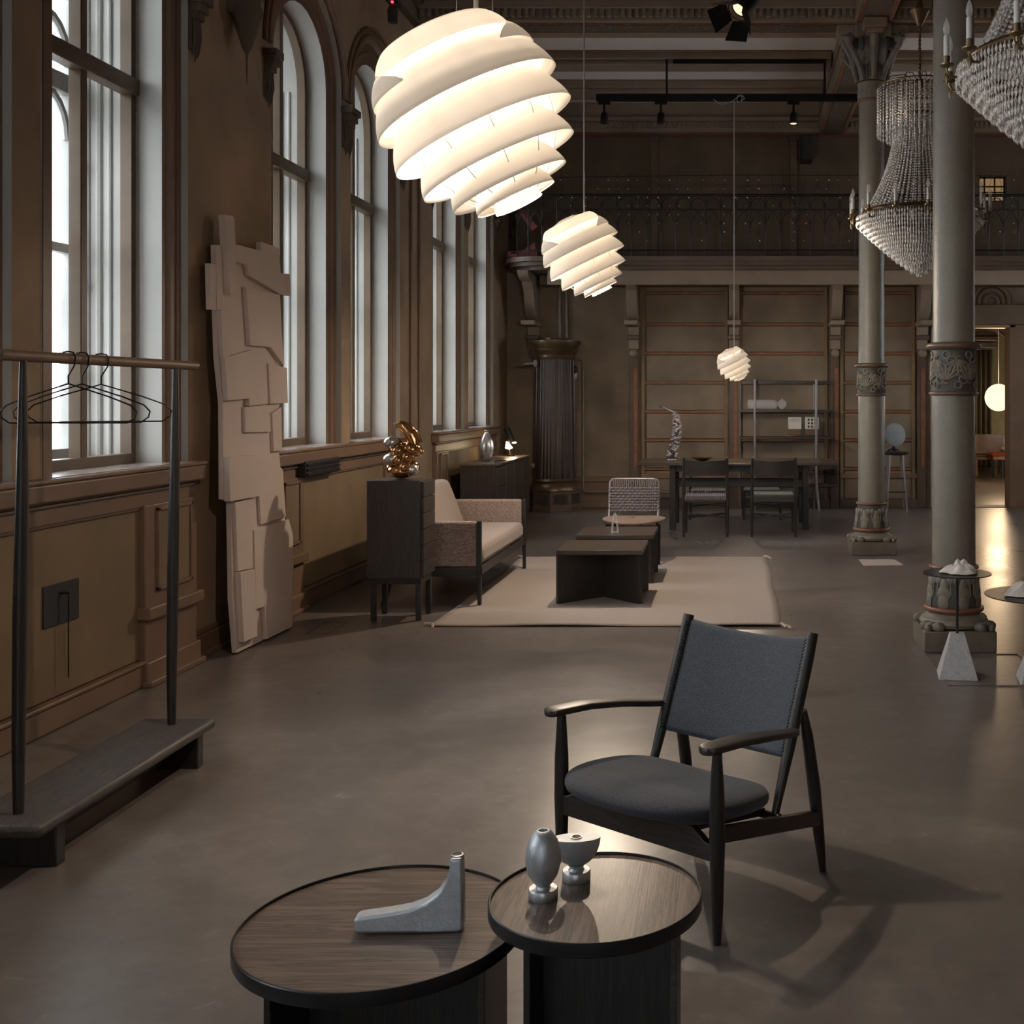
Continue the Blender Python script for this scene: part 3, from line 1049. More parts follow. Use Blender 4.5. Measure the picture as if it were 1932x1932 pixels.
# arched vault ribs high in that room
mb = MB()
for (c_, rr) in ((5.55, 1.15), (6.15, 0.8)):
    mb.tube([(c_ + rr * math.cos(PI + t * PI / 12), 21.0, 3.62 + rr * math.sin(PI + t * PI / 12)) for t in range(13)], 0.03, 8)
    mb.prism([(c_ + rr * math.cos(PI + t * PI / 12), 3.6 + rr * math.sin(PI + t * PI / 12)) for t in range(13)], lambda u, v, w: (u, w, v), 21.02, 21.08)
tag(mb.build('hanging_screen', 'trim_dark'), 'dark half round panels hanging under the ceiling beyond the doorway', 'screen')
gl = thing('globe_pendant', 'glowing white globe pendant lamp in the room beyond the doorway', 'pendant lamp', (gx(1884, 19.6), 19.6, gz(750, 19.6)))
Gc = gl.location
MB().ball(Gc, 0.235, 28, 18).build('globe', 'globe', gl)
MB().tube([Gc + Vector((0, 0, 0.23)), (Gc.x, Gc.y, 3.6)], 0.008, 8).build('cord', 'cord', gl)
MB().ball(Gc + Vector((0.09, -0.22, 0)), 0.035, 10, 6).build('switch', 'bronze', gl)
lp = bpy.data.lights.new('globe_light', 'POINT')
lp.energy = 90
lp.color = (1.0, 0.70, 0.42)
lp.shadow_soft_size = 0.24
lo = bpy.data.objects.new('globe_light', lp)
COL.objects.link(lo)
lo.parent = gl
lo.location = (0, -0.27, 0.0)
# chair beyond the door
ch = thing('upholstered_chair', 'cream upholstered chair with pale wooden legs beyond the doorway', 'chair', (4.86, 22.0, 0))
MB().prism([(4.60, 0.42), (5.10, 0.42), (5.17, 0.80), (4.56, 0.80)], lambda u, v, w: (u, w, v), 21.72, 21.80).build('backrest', 'linen2', ch, bevel=0.02)
box('seat', 'linen2', 4.60, 5.12, 21.8, 22.3, 0.36, 0.46, ch, 0.03)
box('seat_frame', 'lightwood', 4.60, 5.11, 21.74, 22.3, 0.31, 0.36, ch, 0.01)
for x in (4.63, 5.06):
    for y in (21.77, 22.24):
        box('leg', 'lightwood', x - 0.022, x + 0.022, y - 0.022, y + 0.022, 0, 0.32, ch, 0.006)
for x in (4.55, 5.14):
    box('arm', 'white', x - 0.03, x + 0.03, 21.74, 22.2, 0.46, 0.74, ch, 0.02)
be = thing('low_bench', 'low grey bench with a red seat cushion beyond the doorway', 'bench', (5.15, 21.2, 0))
box('base', 'stone', 5.06, 6.0, 21.25, 21.64, 0, 0.34, be, 0.01)
box('cushion', 'redseat', 4.80, 6.0, 21.2, 21.66, 0.40, 0.47, be, 0.025)
box('seat_board', 'lightwood', 4.82, 6.0, 21.2, 21.66, 0.34, 0.40, be, 0.008)
for x in (4.85, 5.02):
    box('leg', 'oak', x - 0.02, x + 0.02, 21.3, 21.34, 0, 0.34, be)
pw = MB().ball((5.20, 21.5, 0.5385), 0.16, 18, 10, (1.1, 0.8, 0.42)).build('pillow', 'cloth')
tag(pw, 'white pillow lying on the red bench cushion beyond the doorway', 'pillow')
pf = thing('pale_post', 'pale fluted door post standing beyond the doorway', 'post', (gx(1912, 20.6), 20.6, 0))
mb = MB()
xx = gx(1907, 20.6)
mb.box(xx, xx + 0.06, 20.5, 20.7, 0, 3.0).box(xx + 0.065, xx + 0.10, 20.46, 20.7, 0, 3.0)
mb.build('post_shaft', 'reveal', pf, bevel=0.008)
sc_ = thing('wall_sconce', 'small glowing rectangular wall light on the pale post', 'wall light', (xx + 0.06, 20.46, gz(690, 20.5)))
box('glass', 'globe', xx + 0.02, xx + 0.10, 20.40, 20.44, gz(700, 20.5), gz(679, 20.5), sc_, 0.01)
box('back_plate', 'brass', xx + 0.03, xx + 0.09, 20.44, 20.46, gz(698, 20.5), gz(681, 20.5), sc_)


# ================================================================== iron columns
def petals(mb, cx_, cy_, ang, r, z, sc, n=7, spread=1.25, down=False):
    """fan of petals lying on a cylinder of radius r, at angle ang"""
    for k in range(n):
        t = -spread + 2 * spread * k / (n - 1)
        for q in (0.35, 0.75):
            dx = math.sin(t) * sc * q * 1.5
            dz = math.cos(t) * sc * q * 1.5 * (-1 if down else 1)
            a = ang + dx / r
            c_ = Vector((cx_ + (r + 0.002) * math.cos(a), cy_ + (r + 0.002) * math.sin(a), z + dz))
            rot = Matrix.Rotation(a, 3, 'Z') @ Matrix.Rotation(t * (-1 if not down else 1), 3, 'X')
            mb.ball(c_, sc * (0.36 if q < 0.5 else 0.30), 6, 4, (0.45, 0.5, 1.5), rot)


def ring_on(mb, cx_, cy_, ang, r, z, rad, rr):
    mb.tube([(cx_ + (r + 0.002) * math.cos(ang + rad * math.cos(t * PI / 8) / r), cy_ + (r + 0.002) * math.sin(ang + rad * math.cos(t * PI / 8) / r), z + rad * math.sin(t * PI / 8)) for t in range(16)], rr, 5, closed=True)


def make_column(x, y, label):
    c = thing('iron_column', label, 'column', (x, y, 0), 0, 'cast iron columns on stone plinths')
    L = dict(local=True)
    MB().box(-0.213, 0.213, -0.213, 0.213, 0, 0.125).build('plinth', 'stone', c, bevel=0.006, **L)
    MB().lathe([(0.17, 0.125), (0.20, 0.135), (0.208, 0.155), (0.195, 0.178), (0.165, 0.19), (0.155, 0.205), (0.16, 0.215)], seg=40).build('base_moulding', 'col_orn', c, **L)
    mb = MB()
    for k in range(4):
        a = PI / 4 + k * PI / 2
        for q in (-0.2, 0, 0.2):
            mb.ball((0.225 * math.cos(a + q), 0.225 * math.sin(a + q), 0.145), 0.035, 8, 5, (1.2, 0.8, 0.9))
        mb.ball((0.265 * math.cos(a), 0.265 * math.sin(a), 0.14), 0.024, 8, 5)
    mb.build('corner_leaf', 'col_orn', c, **L)
    for (z, r, rr, mt) in ((0.232, 0.165, 0.016, 'col_red'), (0.480, 0.137, 0.013, 'col_red'), (1.525, 0.138, 0.012, 'col_ring'), (1.81, 0.145, 0.022, 'col_ring')):
        MB().tube([(r * math.cos(t * PI / 20), r * math.sin(t * PI / 20), z) for t in range(40)], rr, 10, closed=True).build('ring', mt, c, **L)
    d = MB().lathe([(0.152, 0.235), (0.158, 0.27), (0.150, 0.33), (0.138, 0.42), (0.136, 0.48)], seg=36).build('base_drum', 'col_blue', c, **L)
    mb = MB()
    for k in range(8):
        a = 2 * PI * k / 8 + 0.2
        for (z, r, w) in ((0.28, 0.158, 1.0), (0.33, 0.152, 1.2), (0.375, 0.147, 0.8)):
            mb.ball((r * math.cos(a), r * math.sin(a), z), 0.045, 8, 6, (0.25, 0.8 * w, 1.1), Matrix.Rotation(a, 3, 'Z'))
        for s_ in (-1, 1):
            a2 = a + s_ * 0.26
            mb.ball((0.142 * math.cos(a2), 0.142 * math.sin(a2), 0.41), 0.026, 8, 5, (0.5, 1, 1.1), Matrix.Rotation(a2, 3, 'Z'))
            mb.tube([(0.158 * math.cos(a), 0.158 * math.sin(a), 0.26), (0.154 * math.cos(a + s_ * 0.3), 0.154 * math.sin(a + s_ * 0.3), 0.33), (0.146 * math.cos(a2), 0.146 * math.sin(a2), 0.41)], 0.006, 5)
    mb.build('leaf_relief', 'col_orn', d, **L)
    MB().lathe([(0.130, 0.48), (0.128, 0.9), (0.127, 1.525)], seg=40, cap=False).build('lower_shaft', 'column', c, **L)
    b = MB().lathe([(0.128, 1.52), (0.132, 1.54), (0.132, 1.79), (0.13, 1.80)], seg=40, cap=False).build('ornament_band', 'col_blue', c, **L)
    mb = MB()
    for k in range(12):
        a = 2 * PI * k / 12
        up = k % 2 == 0
        petals(mb, 0, 0, a, 0.132, 1.605 if up else 1.725, 0.062, 7, 1.15, not up)
        ring_on(mb, 0, 0, a + PI / 12, 0.133, 1.72 if up else 1.61, 0.026, 0.006)
        ring_on(mb, 0, 0, a, 0.133, 1.755 if up else 1.575, 0.02, 0.006)
    mb.build('palmette_relief', 'col_orn', b, **L)
    mb = MB()
    for k in range(12):
        a = 2 * PI * k / 12
        z = 1.585 if k % 2 == 0 else 1.745
        mb.ball((0.136 * math.cos(a), 0.136 * math.sin(a), z), 0.022, 6, 4, (0.4, 1, 0.4), Matrix.Rotation(a, 3, 'Z'))
    mb.build('orange_tie', 'orange', b, **L)
    MB().lathe([(0.126, 1.80), (0.124, 3.0), (0.122, 4.36)], seg=40, cap=False).build('upper_shaft', 'column', c, **L)
    cap = MB().lathe([(0.125, 4.37), (0.135, 4.40), (0.128, 4.50), (0.14, 4.53), (0.12, 4.55), (0.13, 4.7), (0.17, 4.9), (0.2, 4.96)], seg=36, mod=lambda a, z: 1 + (0.035 * math.cos(a * 18) if z < 4.53 else 0)).build('capital', 'col_orn', c, **L)
    MB().tube([(0.128 * math.cos(t * PI / 16), 0.128 * math.sin(t * PI / 16), 4.36) for t in range(32)], 0.014, 8, closed=True).build('neck_ring', 'col_red', c, **L)
    mb = MB()
    ml = MB()
    for k in range(4):
        a = k * PI / 2 + PI / 4
        ca, sa = math.cos(a), math.sin(a)
        mb.tube([(r * ca, r * sa, z) for (r, z) in ((0.13, 4.55), (0.17, 4.66), (0.25, 4.76), (0.33, 4.84), (0.355, 4.90), (0.33, 4.93), (0.30, 4.90))], [0.03, 0.03, 0.028, 0.03, 0.034, 0.034, 0.03], 8)
        mb.ball((0.33 * ca, 0.33 * sa, 4.90), 0.045, 10, 6)
        for q in (-1, 0, 1):
            a2 = a + q * 0.28
            ml.ball((0.25 * math.cos(a2), 0.25 * math.sin(a2), 4.86), 0.06, 8, 6, (0.5, 0.6, 1.2), Matrix.Rotation(a2, 3, 'Z'))
        a3 = k * PI / 2
        for q in range(-2, 3):
            a4 = a3 + q * 0.2
            ml.ball((0.155 * math.cos(a4), 0.155 * math.sin(a4), 4.66 - abs(q) * 0.02), 0.05, 8, 6, (0.4, 0.45, 1.5), Matrix.Rotation(a4, 3, 'Z'))
        mb.tube([(0.13 * math.cos(a3), 0.13 * math.sin(a3), 4.55), (0.19 * math.cos(a3), 0.19 * math.sin(a3), 4.80), (0.26 * math.cos(a3), 0.26 * math.sin(a3), 4.95)], [0.03, 0.04, 0.05], 8)
    mb.build('volute', 'col_orn', cap, **L)
    ml.build('shell_leaf', 'col_blue', cap, **L)
    mb = MB()
    for (hx, hy) in ((0.34, 0.11), (0.11, 0.34)):
        mb.box(-hx, hx, -hy, hy, 4.985, 5.078)
        mb.box(-hx + 0.03, hx - 0.03, -hy + 0.02, hy - 0.02, 4.94, 4.985)
    mb.box(-0.17, 0.17, -0.17, 0.17, 4.93, 5.078)
    mb.build('abacus', 'beam', c, bevel=0.01, **L)
    return c


make_column(1.33, 6.90, 'thick grey green iron column standing behind the small marble based side table')
make_column(1.33, 11.03, 'more distant grey green iron column with leafy capital, left of the nearer one')


# ================================================================== chandeliers
def bead(mb, p, r, l):
    x, y, z = p
    mb.add([(x, y, z + l), (x + r, y, z), (x, y + r, z), (x - r, y, z), (x, y - r, z), (x, y, z - l)],
           [(0, 1, 2), (0, 2, 3), (0, 3, 4), (0, 4, 1), (5, 2, 1), (5, 3, 2), (5, 4, 3), (5, 1, 4)])


def make_chandelier(x, y, label):
    ZR = 2.93
    c = thing('crystal_chandelier', label, 'chandelier', (x, y, ZR), 0, 'crystal chandeliers between the columns')
    L = dict(local=True)
    rnd = random.Random(5)
    # crown and hub
    mb = MB()
    mb.tube([(0.33 * math.cos(t * PI / 20), 0.33 * math.sin(t * PI / 20), 1.02) for t in range(40)], 0.006, 6, closed=True)
    for k in range(12):
        a = 2 * PI * k / 12
        mb.tube([(0.02 * math.cos(a), 0.02 * math.sin(a), 1.05), (0.15 * math.cos(a), 0.15 * math.sin(a), 1.10), (0.28 * math.cos(a), 0.28 * math.sin(a), 1.07), (0.33 * math.cos(a), 0.33 * math.sin(a), 1.02)], 0.004, 5)
    mb.ball((0, 0, 1.05), 0.045, 12, 8)
    mb.build('crown', 'brass', c, **L)
    mb = MB()
    z = 1.10
    while z < 1.55:
        mb.ball((0, 0, z), 0.013, 6, 4, (1, 0.6, 1.5))
        z += 0.032
    mb.lathe([(0.008, 1.50), (0.03, 1.52), (0.07, 1.60), (0.085, 1.62), (0.03, 1.64), (0.02, 1.72), (0.014, ZC - ZR)], seg=16)
    mb.tube([(0.04, 0, 1.9), (0.12, 0, 1.8), (0.10, 0, 1.65), (0.18, 0, 1.5)], 0.008, 6)
    mb.build('chain', 'bronze', c, **L)
    for r_, z_, rr in ((0.44, 0.03, 0.016), (0.475, -0.01, 0.016), (0.2, 0.78, 0.01)):
        MB().tube([(r_ * math.cos(t * PI / 24), r_ * math.sin(t * PI / 24), z_) for t in range(48)], rr, 6, closed=True).build('frame_ring', 'brass', c, **L)
    # hanging bead strands of the crown fringe (two circles)
    mb = MB()
    for (r0, n, z1) in ((0.33, 46, 0.74), (0.26, 40, 0.70), (0.21, 36, 0.68)):
        for k in range(n):
            a = 2 * PI * k / n + rnd.random() * 0.03
            z = 1.0
            while z > z1:
                bead(mb, (r0 * math.cos(a), r0 * math.sin(a), z), 0.0075, 0.010)
                z -= 0.023
            for q in range(3):
                bead(mb, (r0 * math.cos(a), r0 * math.sin(a), z1 - 0.02 - q * 0.035), 0.009, 0.024)
    tag(mb.build('crown_fringe', 'crystal', c, smooth=False, **L), kind='stuff')
    mb = MB()
    n = 54
    for k in range(n):
        a = 2 * PI * k / n
        m_ = 38
        for j in range(m_):
            t = j / (m_ - 1)
            z = 0.80 - 0.77 * t
            r_ = 0.195 + 0.235 * (t ** 2.1) + 0.0
            bead(mb, (r_ * math.cos(a), r_ * math.sin(a), z), 0.0085 + 0.004 * t, 0.0105)
    tag(mb.build('bead_neck', 'crystal', c, smooth=False, **L), kind='stuff')
    mb = MB()
    T = 15
    for i in range(T):
        t = i / (T - 1)
        r_ = 0.475 * (1 - t) ** 0.85 + 0.02
        z = -0.02 - 0.40 * t
        n = max(6, int(2 * PI * r_ / 0.021))
        for k in range(n):
            a = 2 * PI * (k + 0.5 * (i % 2)) / n
            for q in range(2):
                bead(mb, (r_ * math.cos(a), r_ * math.sin(a), z - q * 0.038 + rnd.uniform(-.004, .004)), 0.0085, 0.024)
    tag(mb.build('prism_bowl', 'crystal', c, smooth=False, **L), kind='stuff')
    # candle arms
    n = 14
    for k in range(n):
        a = 2 * PI * (k + 0.4) / n
        ca, sa = math.cos(a), math.sin(a)
        mb = MB()
        mb.tube([(r_ * ca, r_ * sa, z) for (r_, z) in ((0.46, -0.01), (0.49, -0.05), (0.53, -0.05), (0.545, -0.02), (0.545, 0.02))], 0.007, 6)
        mb.lathe([(0.010, -0.01), (0.03, 0.0), (0.032, 0.006), (0.014, 0.012), (0.016, 0.04)], (0.545 * ca, 0.545 * sa, 0), 10)
        bead(mb, (0.545 * ca, 0.545 * sa, -0.05), 0.012, 0.03)
        am = mb.build('arm', 'brass', c, **L)
        MB().lathe([(0.0125, 0.035), (0.0125, 0.125), (0.010, 0.13)], (0.545 * ca, 0.545 * sa, 0), 10).build('candle', 'candle', am, **L)
        MB().lathe([(0.007, 0.128), (0.014, 0.145), (0.0155, 0.16), (0.010, 0.185), (0.001, 0.205)], (0.545 * ca, 0.545 * sa, 0), 10).build('bulb', 'clear', am, **L)
    return c


ch1 = make_chandelier(1.465, 9.0, 'whole crystal chandelier hanging between the two iron columns')
ch2 = copy_tree(ch1)
ch2.location = (1.46, 4.90, 2.93)
ch2.rotation_euler = (0, 0, 0.25)
ch2['label'] = 'nearest crystal chandelier, cut off by the top right picture edge'


# ================================================================== swirl pendants
def make_swirl(x, y, z, Rr, power, label, rod=False, top=ZC):
    t = thing('swirl_pendant', label, 'pendant lamp', (x, y, z), 0, 'white swirl pendant lamps')
    tilt = Matrix.Rotation(R(7), 3, 'X') @ Matrix.Rotation(R(-26), 3, 'Y')
    L = dict(local=True)
    # louvre bands: (height of outer lip, open sector in degrees or None)
    bands = [(0.82, None, 0.16), (0.66, None, 0.24), (0.46, (-112, -42), 0.28), (0.16, None, 0.42), (-0.20, None, 0.46), (-0.53, None, 0.44), (-0.77, None, 0.36), (-0.90, None, 0.26), (-0.965, None, 0.16)]
    for (h, gap, hh) in bands:
        ro = math.sqrt(max(0.03, 1 - h * h))
        top_r = ro - 0.24 * (hh / 0.40)
        if h > 0.7:
            top_r = 0.14
        if gap:
            a0, a1 = R(gap[1]), R(gap[0] + 360)
        else:
            a0, a1 = 0, 2 * PI
        nu = 72

        def pt(u, v, h=h, ro=ro, hh=hh, tr=top_r, a0=a0, a1=a1, gap=gap):
            a = a0 + (a1 - a0) * u
            e = 1.0
            if gap:
                e = min(1, min(u, 1 - u) * 7) ** 0.6
            r_ = ro + (tr - ro) * (v ** 1.5)
            zz = h + hh * v * e + 0.02 * math.sin(v * PI)
            if gap:
                r_ = ro + (tr - ro) * ((v * e) ** 1.5)
            return tuple(tilt @ (Vector((r_ * math.cos(a), r_ * math.sin(a), zz)) * Rr))
        ob = MB().grid(pt, nu, 9, wu=(gap is None)).build('shade_band', 'shade', t, sharp=180, **L)
        sd_ = ob.modifiers.new('solid', 'SOLIDIFY')
        sd_.thickness = 0.0016
    MB().lathe([(0.002, 1.0 * Rr), (0.2 * Rr, 0.985 * Rr), (0.36 * Rr, 0.93 * Rr), (0.42 * Rr, 0.885 * Rr)], (0, 0, 0), 40, axis=tilt @ Vector((0, 0, 1)), cap=False).build('shade_top', 'shade', t, **L)
    # inner wire frame, socket, bulb
    mb = MB()
    for k in range(10):
        a = 2 * PI * k / 10
        pts = []
        for q in range(13):
            th = -PI / 2 * 0.95 + PI * 0.95 * q / 12
            pts.append(tilt @ (Vector((0.79 * math.cos(th) * math.cos(a), 0.79 * math.cos(th) * math.sin(a), 0.92 * math.sin(th))) * Rr))
        mb.tube(pts, 0.0018, 5)
    for h in (0.45, 0.62, 0.76):
        r_ = 0.78 * math.sqrt(1 - h * h)
        mb.tube([tilt @ (Vector((r_ * math.cos(q * PI / 14), r_ * math.sin(q * PI / 14), h)) * Rr) for q in range(28)], 0.0018, 5, closed=True)
    mb.build('wire_frame', 'white', t, **L)
    MB().lathe([(0.02, 0.06), (0.024, 0.12), (0.012, 0.16), (0.005, 0.20), (0.004, Rr)], seg=14).build('socket', 'cord', t, **L)
    MB().ball((0, 0, 0.0), 0.055, 16, 10).build('bulb', 'bulb', t, **L)
    MB().tube([(0, 0, Rr * 0.9), (0, 0, top - z)], 0.0085 if rod else 0.006, 8).build('suspension', 'cord', t, **L)
    if rod:
        for dx in (-0.066, 0.056):
            MB().tube([(dx, 0, Rr * 0.95), (dx, 0, top - z)], 0.0016, 5).build('steel_wire', 'cord', t, **L)
    for (nm, pw, off, sz) in (('bulb_light', power, -1.0, 0.03), ('glow_light', 34 * (Rr / 0.33) ** 2, 0.0, 0.06)):
        d = bpy.data.lights.new(nm, 'POINT')
        d.energy = pw
        d.color = (1.0, 0.82, 0.63) if off < -0.5 else (1.0, 0.89, 0.79)
        d.shadow_soft_size = sz * Rr / 0.33
        lo_ = bpy.data.objects.new(nm, d)
        COL.objects.link(lo_)
        lo_.parent = t
        lo_.location = tilt @ Vector((0, 0, off * Rr)) if off < -0.5 else Vector((-0.26 * Rr, -0.10 * Rr, -0.05 * Rr))
    return t


L1Y, L2Y, L3Y = 3.85, 8.80, 13.2
make_swirl(gx(898, L1Y), L1Y, gz(225, L1Y), 184 / F * L1Y, LAMP_W[0], 'largest swirl pendant lamp of layered white blades, nearest the camera', True)
make_swirl(gx(1102, L2Y), L2Y, gz(483, L2Y), 78 / F * L2Y, LAMP_W[1], 'middle swirl pendant lamp of white blades hanging beyond the largest one')
make_swirl(gx(1385, L3Y), L3Y, gz(688, L3Y), 32 / F * L3Y, LAMP_W[2], 'smallest swirl pendant lamp, hanging over the dining table', False, gz(191, 13.2))

# ================================================================== track lighting
TY = 13.2
tr = thing('lighting_track', 'black lighting track hung on rods under the far ceiling', 'lighting track', (0.5, TY, 4.93))
box('track_bar', 'blackmetal', gx(1125, TY), 1.7, TY - 0.03, TY + 0.03, gz(191, TY), gz(178, TY), tr, 0.004)
box('ceiling_bar', 'blackmetal', gx(1270, TY), gx(1556, TY), TY - 0.015, TY + 0.015, 5.37, 5.41, tr)
for px in (1258, 1556):
    MB().tube([(gx(px, TY), TY, 4.95), (gx(px, TY), TY, 5.42)], 0.013, 8).build('drop_rod', 'blackmetal', tr)
for i, (px, lab, lit) in enumerate(((1140, 'small black track spot at the left end of the track', False), (1247, 'small black track spot below the left hanging rod', False), (1497, 'small black track spot with a glowing lens', True))):
    X = gx(px, TY)
    st = thing('track_spot', lab, 'spotlight', (X, TY, 4.62), 0, 'spots on the lighting track')
    box('adapter', 'blackmetal', X - 0.07, X + 0.07, TY - 0.02, TY + 0.02, 4.895, 4.93, st, 0.004)
    MB().tube([(X, TY, 4.90), (X, TY, 4.80)], 0.014, 8).build('stem', 'blackmetal', st)
    MB().lathe([(0.03, 4.80), (0.042, 4.78), (0.045, 4.68), (0.042, 4.675)], (X, TY, 0), 16).build('spot_head', 'blackmetal', st)
    MB().lathe([(0.038, 4.672), (0.001, 4.670)], (X, TY, 0), 16).build('lens', 'spotglow' if lit else 'vent', st)
# cord loop where the third pendant is tied to the track
X = gx(1392, TY)
mb = MB()
mb.tube([(X - 0.28, TY - 0.05, 4.94), (X - 0.23, TY - 0.05, 4.90), (X - 0.17, TY - 0.05, 4.885), (X - 0.06, TY - 0.05, 4.92), (X, TY - 0.05, 4.97), (X + 0.05, TY - 0.05, 4.99), (X + 0.08, TY - 0.05, 4.95), (X + 0.03, TY - 0.05, 4.92)], 0.006, 6)
mb.tube([(X + 0.02 + 0.03 * math.cos(t * PI / 6), TY - 0.045, 4.95 + 0.045 * math.sin(t * PI / 6)) for t in range(12)], 0.005, 5, closed=True)
tag(mb.build('cord_knot', 'cord'), 'knotted pale lamp cord looped on the black lighting track', 'cord')

# theatre spotlight near the top edge
TSY = 8.6
ts = thing('stage_spotlight', 'black stage spotlight with open barn doors and a lit lens near the ceiling', 'spotlight', (gx(1392, TSY), TSY, gz(22, TSY)))
c_ = Vector(ts.location)
ax = Vector((-0.50, -0.42, -0.76)).normalized()
MB().lathe([(0.02, -0.26), (0.075, -0.25), (0.085, -0.10), (0.085, 0.0), (0.075, 0.0), (0.07, -0.04)], c_, 20, axis=ax).build('lamp_housing', 'blackmetal', ts)
MB().lathe([(0.062, -0.035), (0.045, -0.02), (0.001, -0.012)], c_, 16, axis=ax).build('lens', 'spotglow', ts)
rt = Vector((0, 0, 1)).rotation_difference(ax).to_matrix()
for k in range(4):
    a = k * PI / 2 + 0.35
    ca, sa = math.cos(a), math.sin(a)
    p = [Vector((0.085 * ca - 0.08 * sa, 0.085 * sa + 0.08 * ca, 0)), Vector((0.085 * ca + 0.08 * sa, 0.085 * sa - 0.08 * ca, 0)),
         Vector((0.16 * ca + 0.10 * sa, 0.16 * sa - 0.10 * ca, 0.14)), Vector((0.16 * ca - 0.10 * sa, 0.16 * sa + 0.10 * ca, 0.14))]
    nrm = Vector((ca, sa, -0.4)).normalized() * 0.004
    vs_ = [c_ + rt @ q for q in p] + [c_ + rt @ (q + nrm) for q in p]
    MB().add(vs_, [(0, 1, 2, 3), (7, 6, 5, 4), (0, 4, 5, 1), (1, 5, 6, 2), (2, 6, 7, 3), (3, 7, 4, 0)]).build('barn_door', 'blackmetal', ts)
back = c_ - ax * 0.15
MB().tube([back + Vector((-0.11, 0, 0)), back + Vector((-0.11, 0, 0.22)), back + Vector((0.11, 0, 0.22)), back + Vector((0.11, 0, 0))], 0.01, 6).build('yoke', 'blackmetal', ts)
MB().tube([back + Vector((0, 0, 0.22)), (back.x, back.y, ZC)], 0.016, 8).build('drop_pipe', 'blackmetal', ts)
spl = bpy.data.lights.new('stage_light', 'SPOT')
spl.energy = 25
spl.color = (1.0, 0.72, 0.46)
spl.spot_size = R(70)
spl.spot_blend = 0.8
spl.shadow_soft_size = 0.05
so_ = bpy.data.objects.new('stage_light', spl)
COL.objects.link(so_)
so_.parent = ts
so_.location = ax * 0.03
so_.rotation_euler = ax.to_track_quat('-Z', 'Y').to_euler()

# small black sensor with a red light, high on the window wall, and a rail along it
sy = 9.6
se = thing('wall_sensor', 'small black wall sensor with a red light high between the arches', 'sensor', (gx(741, sy), sy, gz(25, sy)))
c_ = Vector(se.location)
MB().lathe([(0.01, -0.09), (0.04, -0.08), (0.045, 0.02), (0.03, 0.06), (0.01, 0.07)], c_, 14).build('sensor_body', 'vent', se)
MB().ball(c_ + Vector((0.005, -0.03, 0.085)), 0.012, 8, 6).build('indicator', 'redled', se)
MB().tube([c_ + Vector((0, 0, 0.05)), (XL + 0.1, sy, c_.z + 0.2)], 0.012, 6).build('arm', 'vent', se)
ra = MB().slab((gx(745, 10.2), 10.2, gz(2, 10.2)), (gx(812, 12.2), 12.2, gz(62, 12.2)), 0.03, 0.03).build('cable_rail', 'blackmetal')
tag(ra, 'thin dark cable rail running under the cornice above the windows', 'rail')

# ================================================================== stove and pipes on the back wall
SX, SY = -2.39, 15.18
sv = thing('column_stove', 'tall brown fluted column stove with bronze cornice in the back corner', 'stove', (SX, SY, 0))
L = dict(local=True)
MB().lathe([(0.285, 0.40), (0.275, 0.8), (0.255, 2.02)], seg=192, mod=lambda a, z: 1 - 0.055 * abs(math.sin(a * 18)) ** 0.6).build('fluted_body', 'stove', sv, sharp=60, **L)
MB().lathe([(0.26, 2.0), (0.275, 2.03), (0.265, 2.06), (0.29, 2.09), (0.31, 2.12), (0.29, 2.15), (0.33, 2.20), (0.345, 2.235), (0.345, 2.25), (0.2, 2.26), (0.19, 2.29), (0.05, 2.30)], seg=48).build('cornice', 'bronze', sv, **L)
MB().lathe([(0.28, 0.43), (0.30, 0.40), (0.285, 0.38), (0.32, 0.35), (0.34, 0.31), (0.345, 0.28)], seg=48).build('base_moulding', 'bronze', sv, **L)
MB().lathe([(0.36, 0.0), (0.36, 0.05), (0.345, 0.06), (0.345, 0.26), (0.355, 0.27), (0.345, 0.29)], seg=8).build('plinth', 'trim_dark', sv, sharp=20, **L)
mb = MB()
for k in range(8):
    a = PI / 8 + k * PI / 4
    n_ = Vector((math.cos(a), math.sin(a), 0))
    s_ = Vector((-math.sin(a), math.cos(a), 0))
    d0 = 0.345 * math.cos(PI / 8) + 0.004
    for i in range(-3, 4):
        for sg in (1, -1):
            p = n_ * d0 + s_ * (i * 0.026)
            mb.tube([p + s_ * (-0.03 * sg) + Vector((0, 0, 0.10)), p + s_ * (0.03 * sg) + Vector((0, 0, 0.23))], 0.004, 4)
mb.build('lattice_grille', 'vent', sv, **L)
mb = MB()
mb.tube([(-0.50, -0.08, 1.93), (-0.24, -0.2, 1.95)], 0.016, 8)
mb.ball((-0.22, -0.2, 1.95), 0.035, 8, 6, (1, 1, 1.6))
mb.ball((-0.27, -0.10, 0.60), 0.04, 8, 6)
mb.build('valve', 'pipe', sv, **L)
pp = thing('heating_pipes', 'thin grey heating pipes rising and bending along the worn plaster wall', 'pipes', (-2.0, 15.45, 0))
yp = 15.42
for pth in ([(gx(1100, yp), yp, 0.30), (gx(1100, yp), yp, gz(690, yp)), (gx(1098, yp), yp, gz(680, yp)), (gx(1094, yp), yp, gz(678, yp)), (gx(1076, yp), yp, gz(677, yp))],
            [(gx(1082, yp), yp, 0.5), (gx(1083, yp), yp, gz(712, yp))],
            [(gx(1100, yp), yp, 0.32), (gx(1101, yp), yp, gz(925, yp)), (gx(1105, yp), yp, gz(928, yp)), (gx(1265, yp), yp, gz(929, yp))],
            ):
    MB().tube(pth, 0.018, 8).build('pipe', 'pipe', pp)
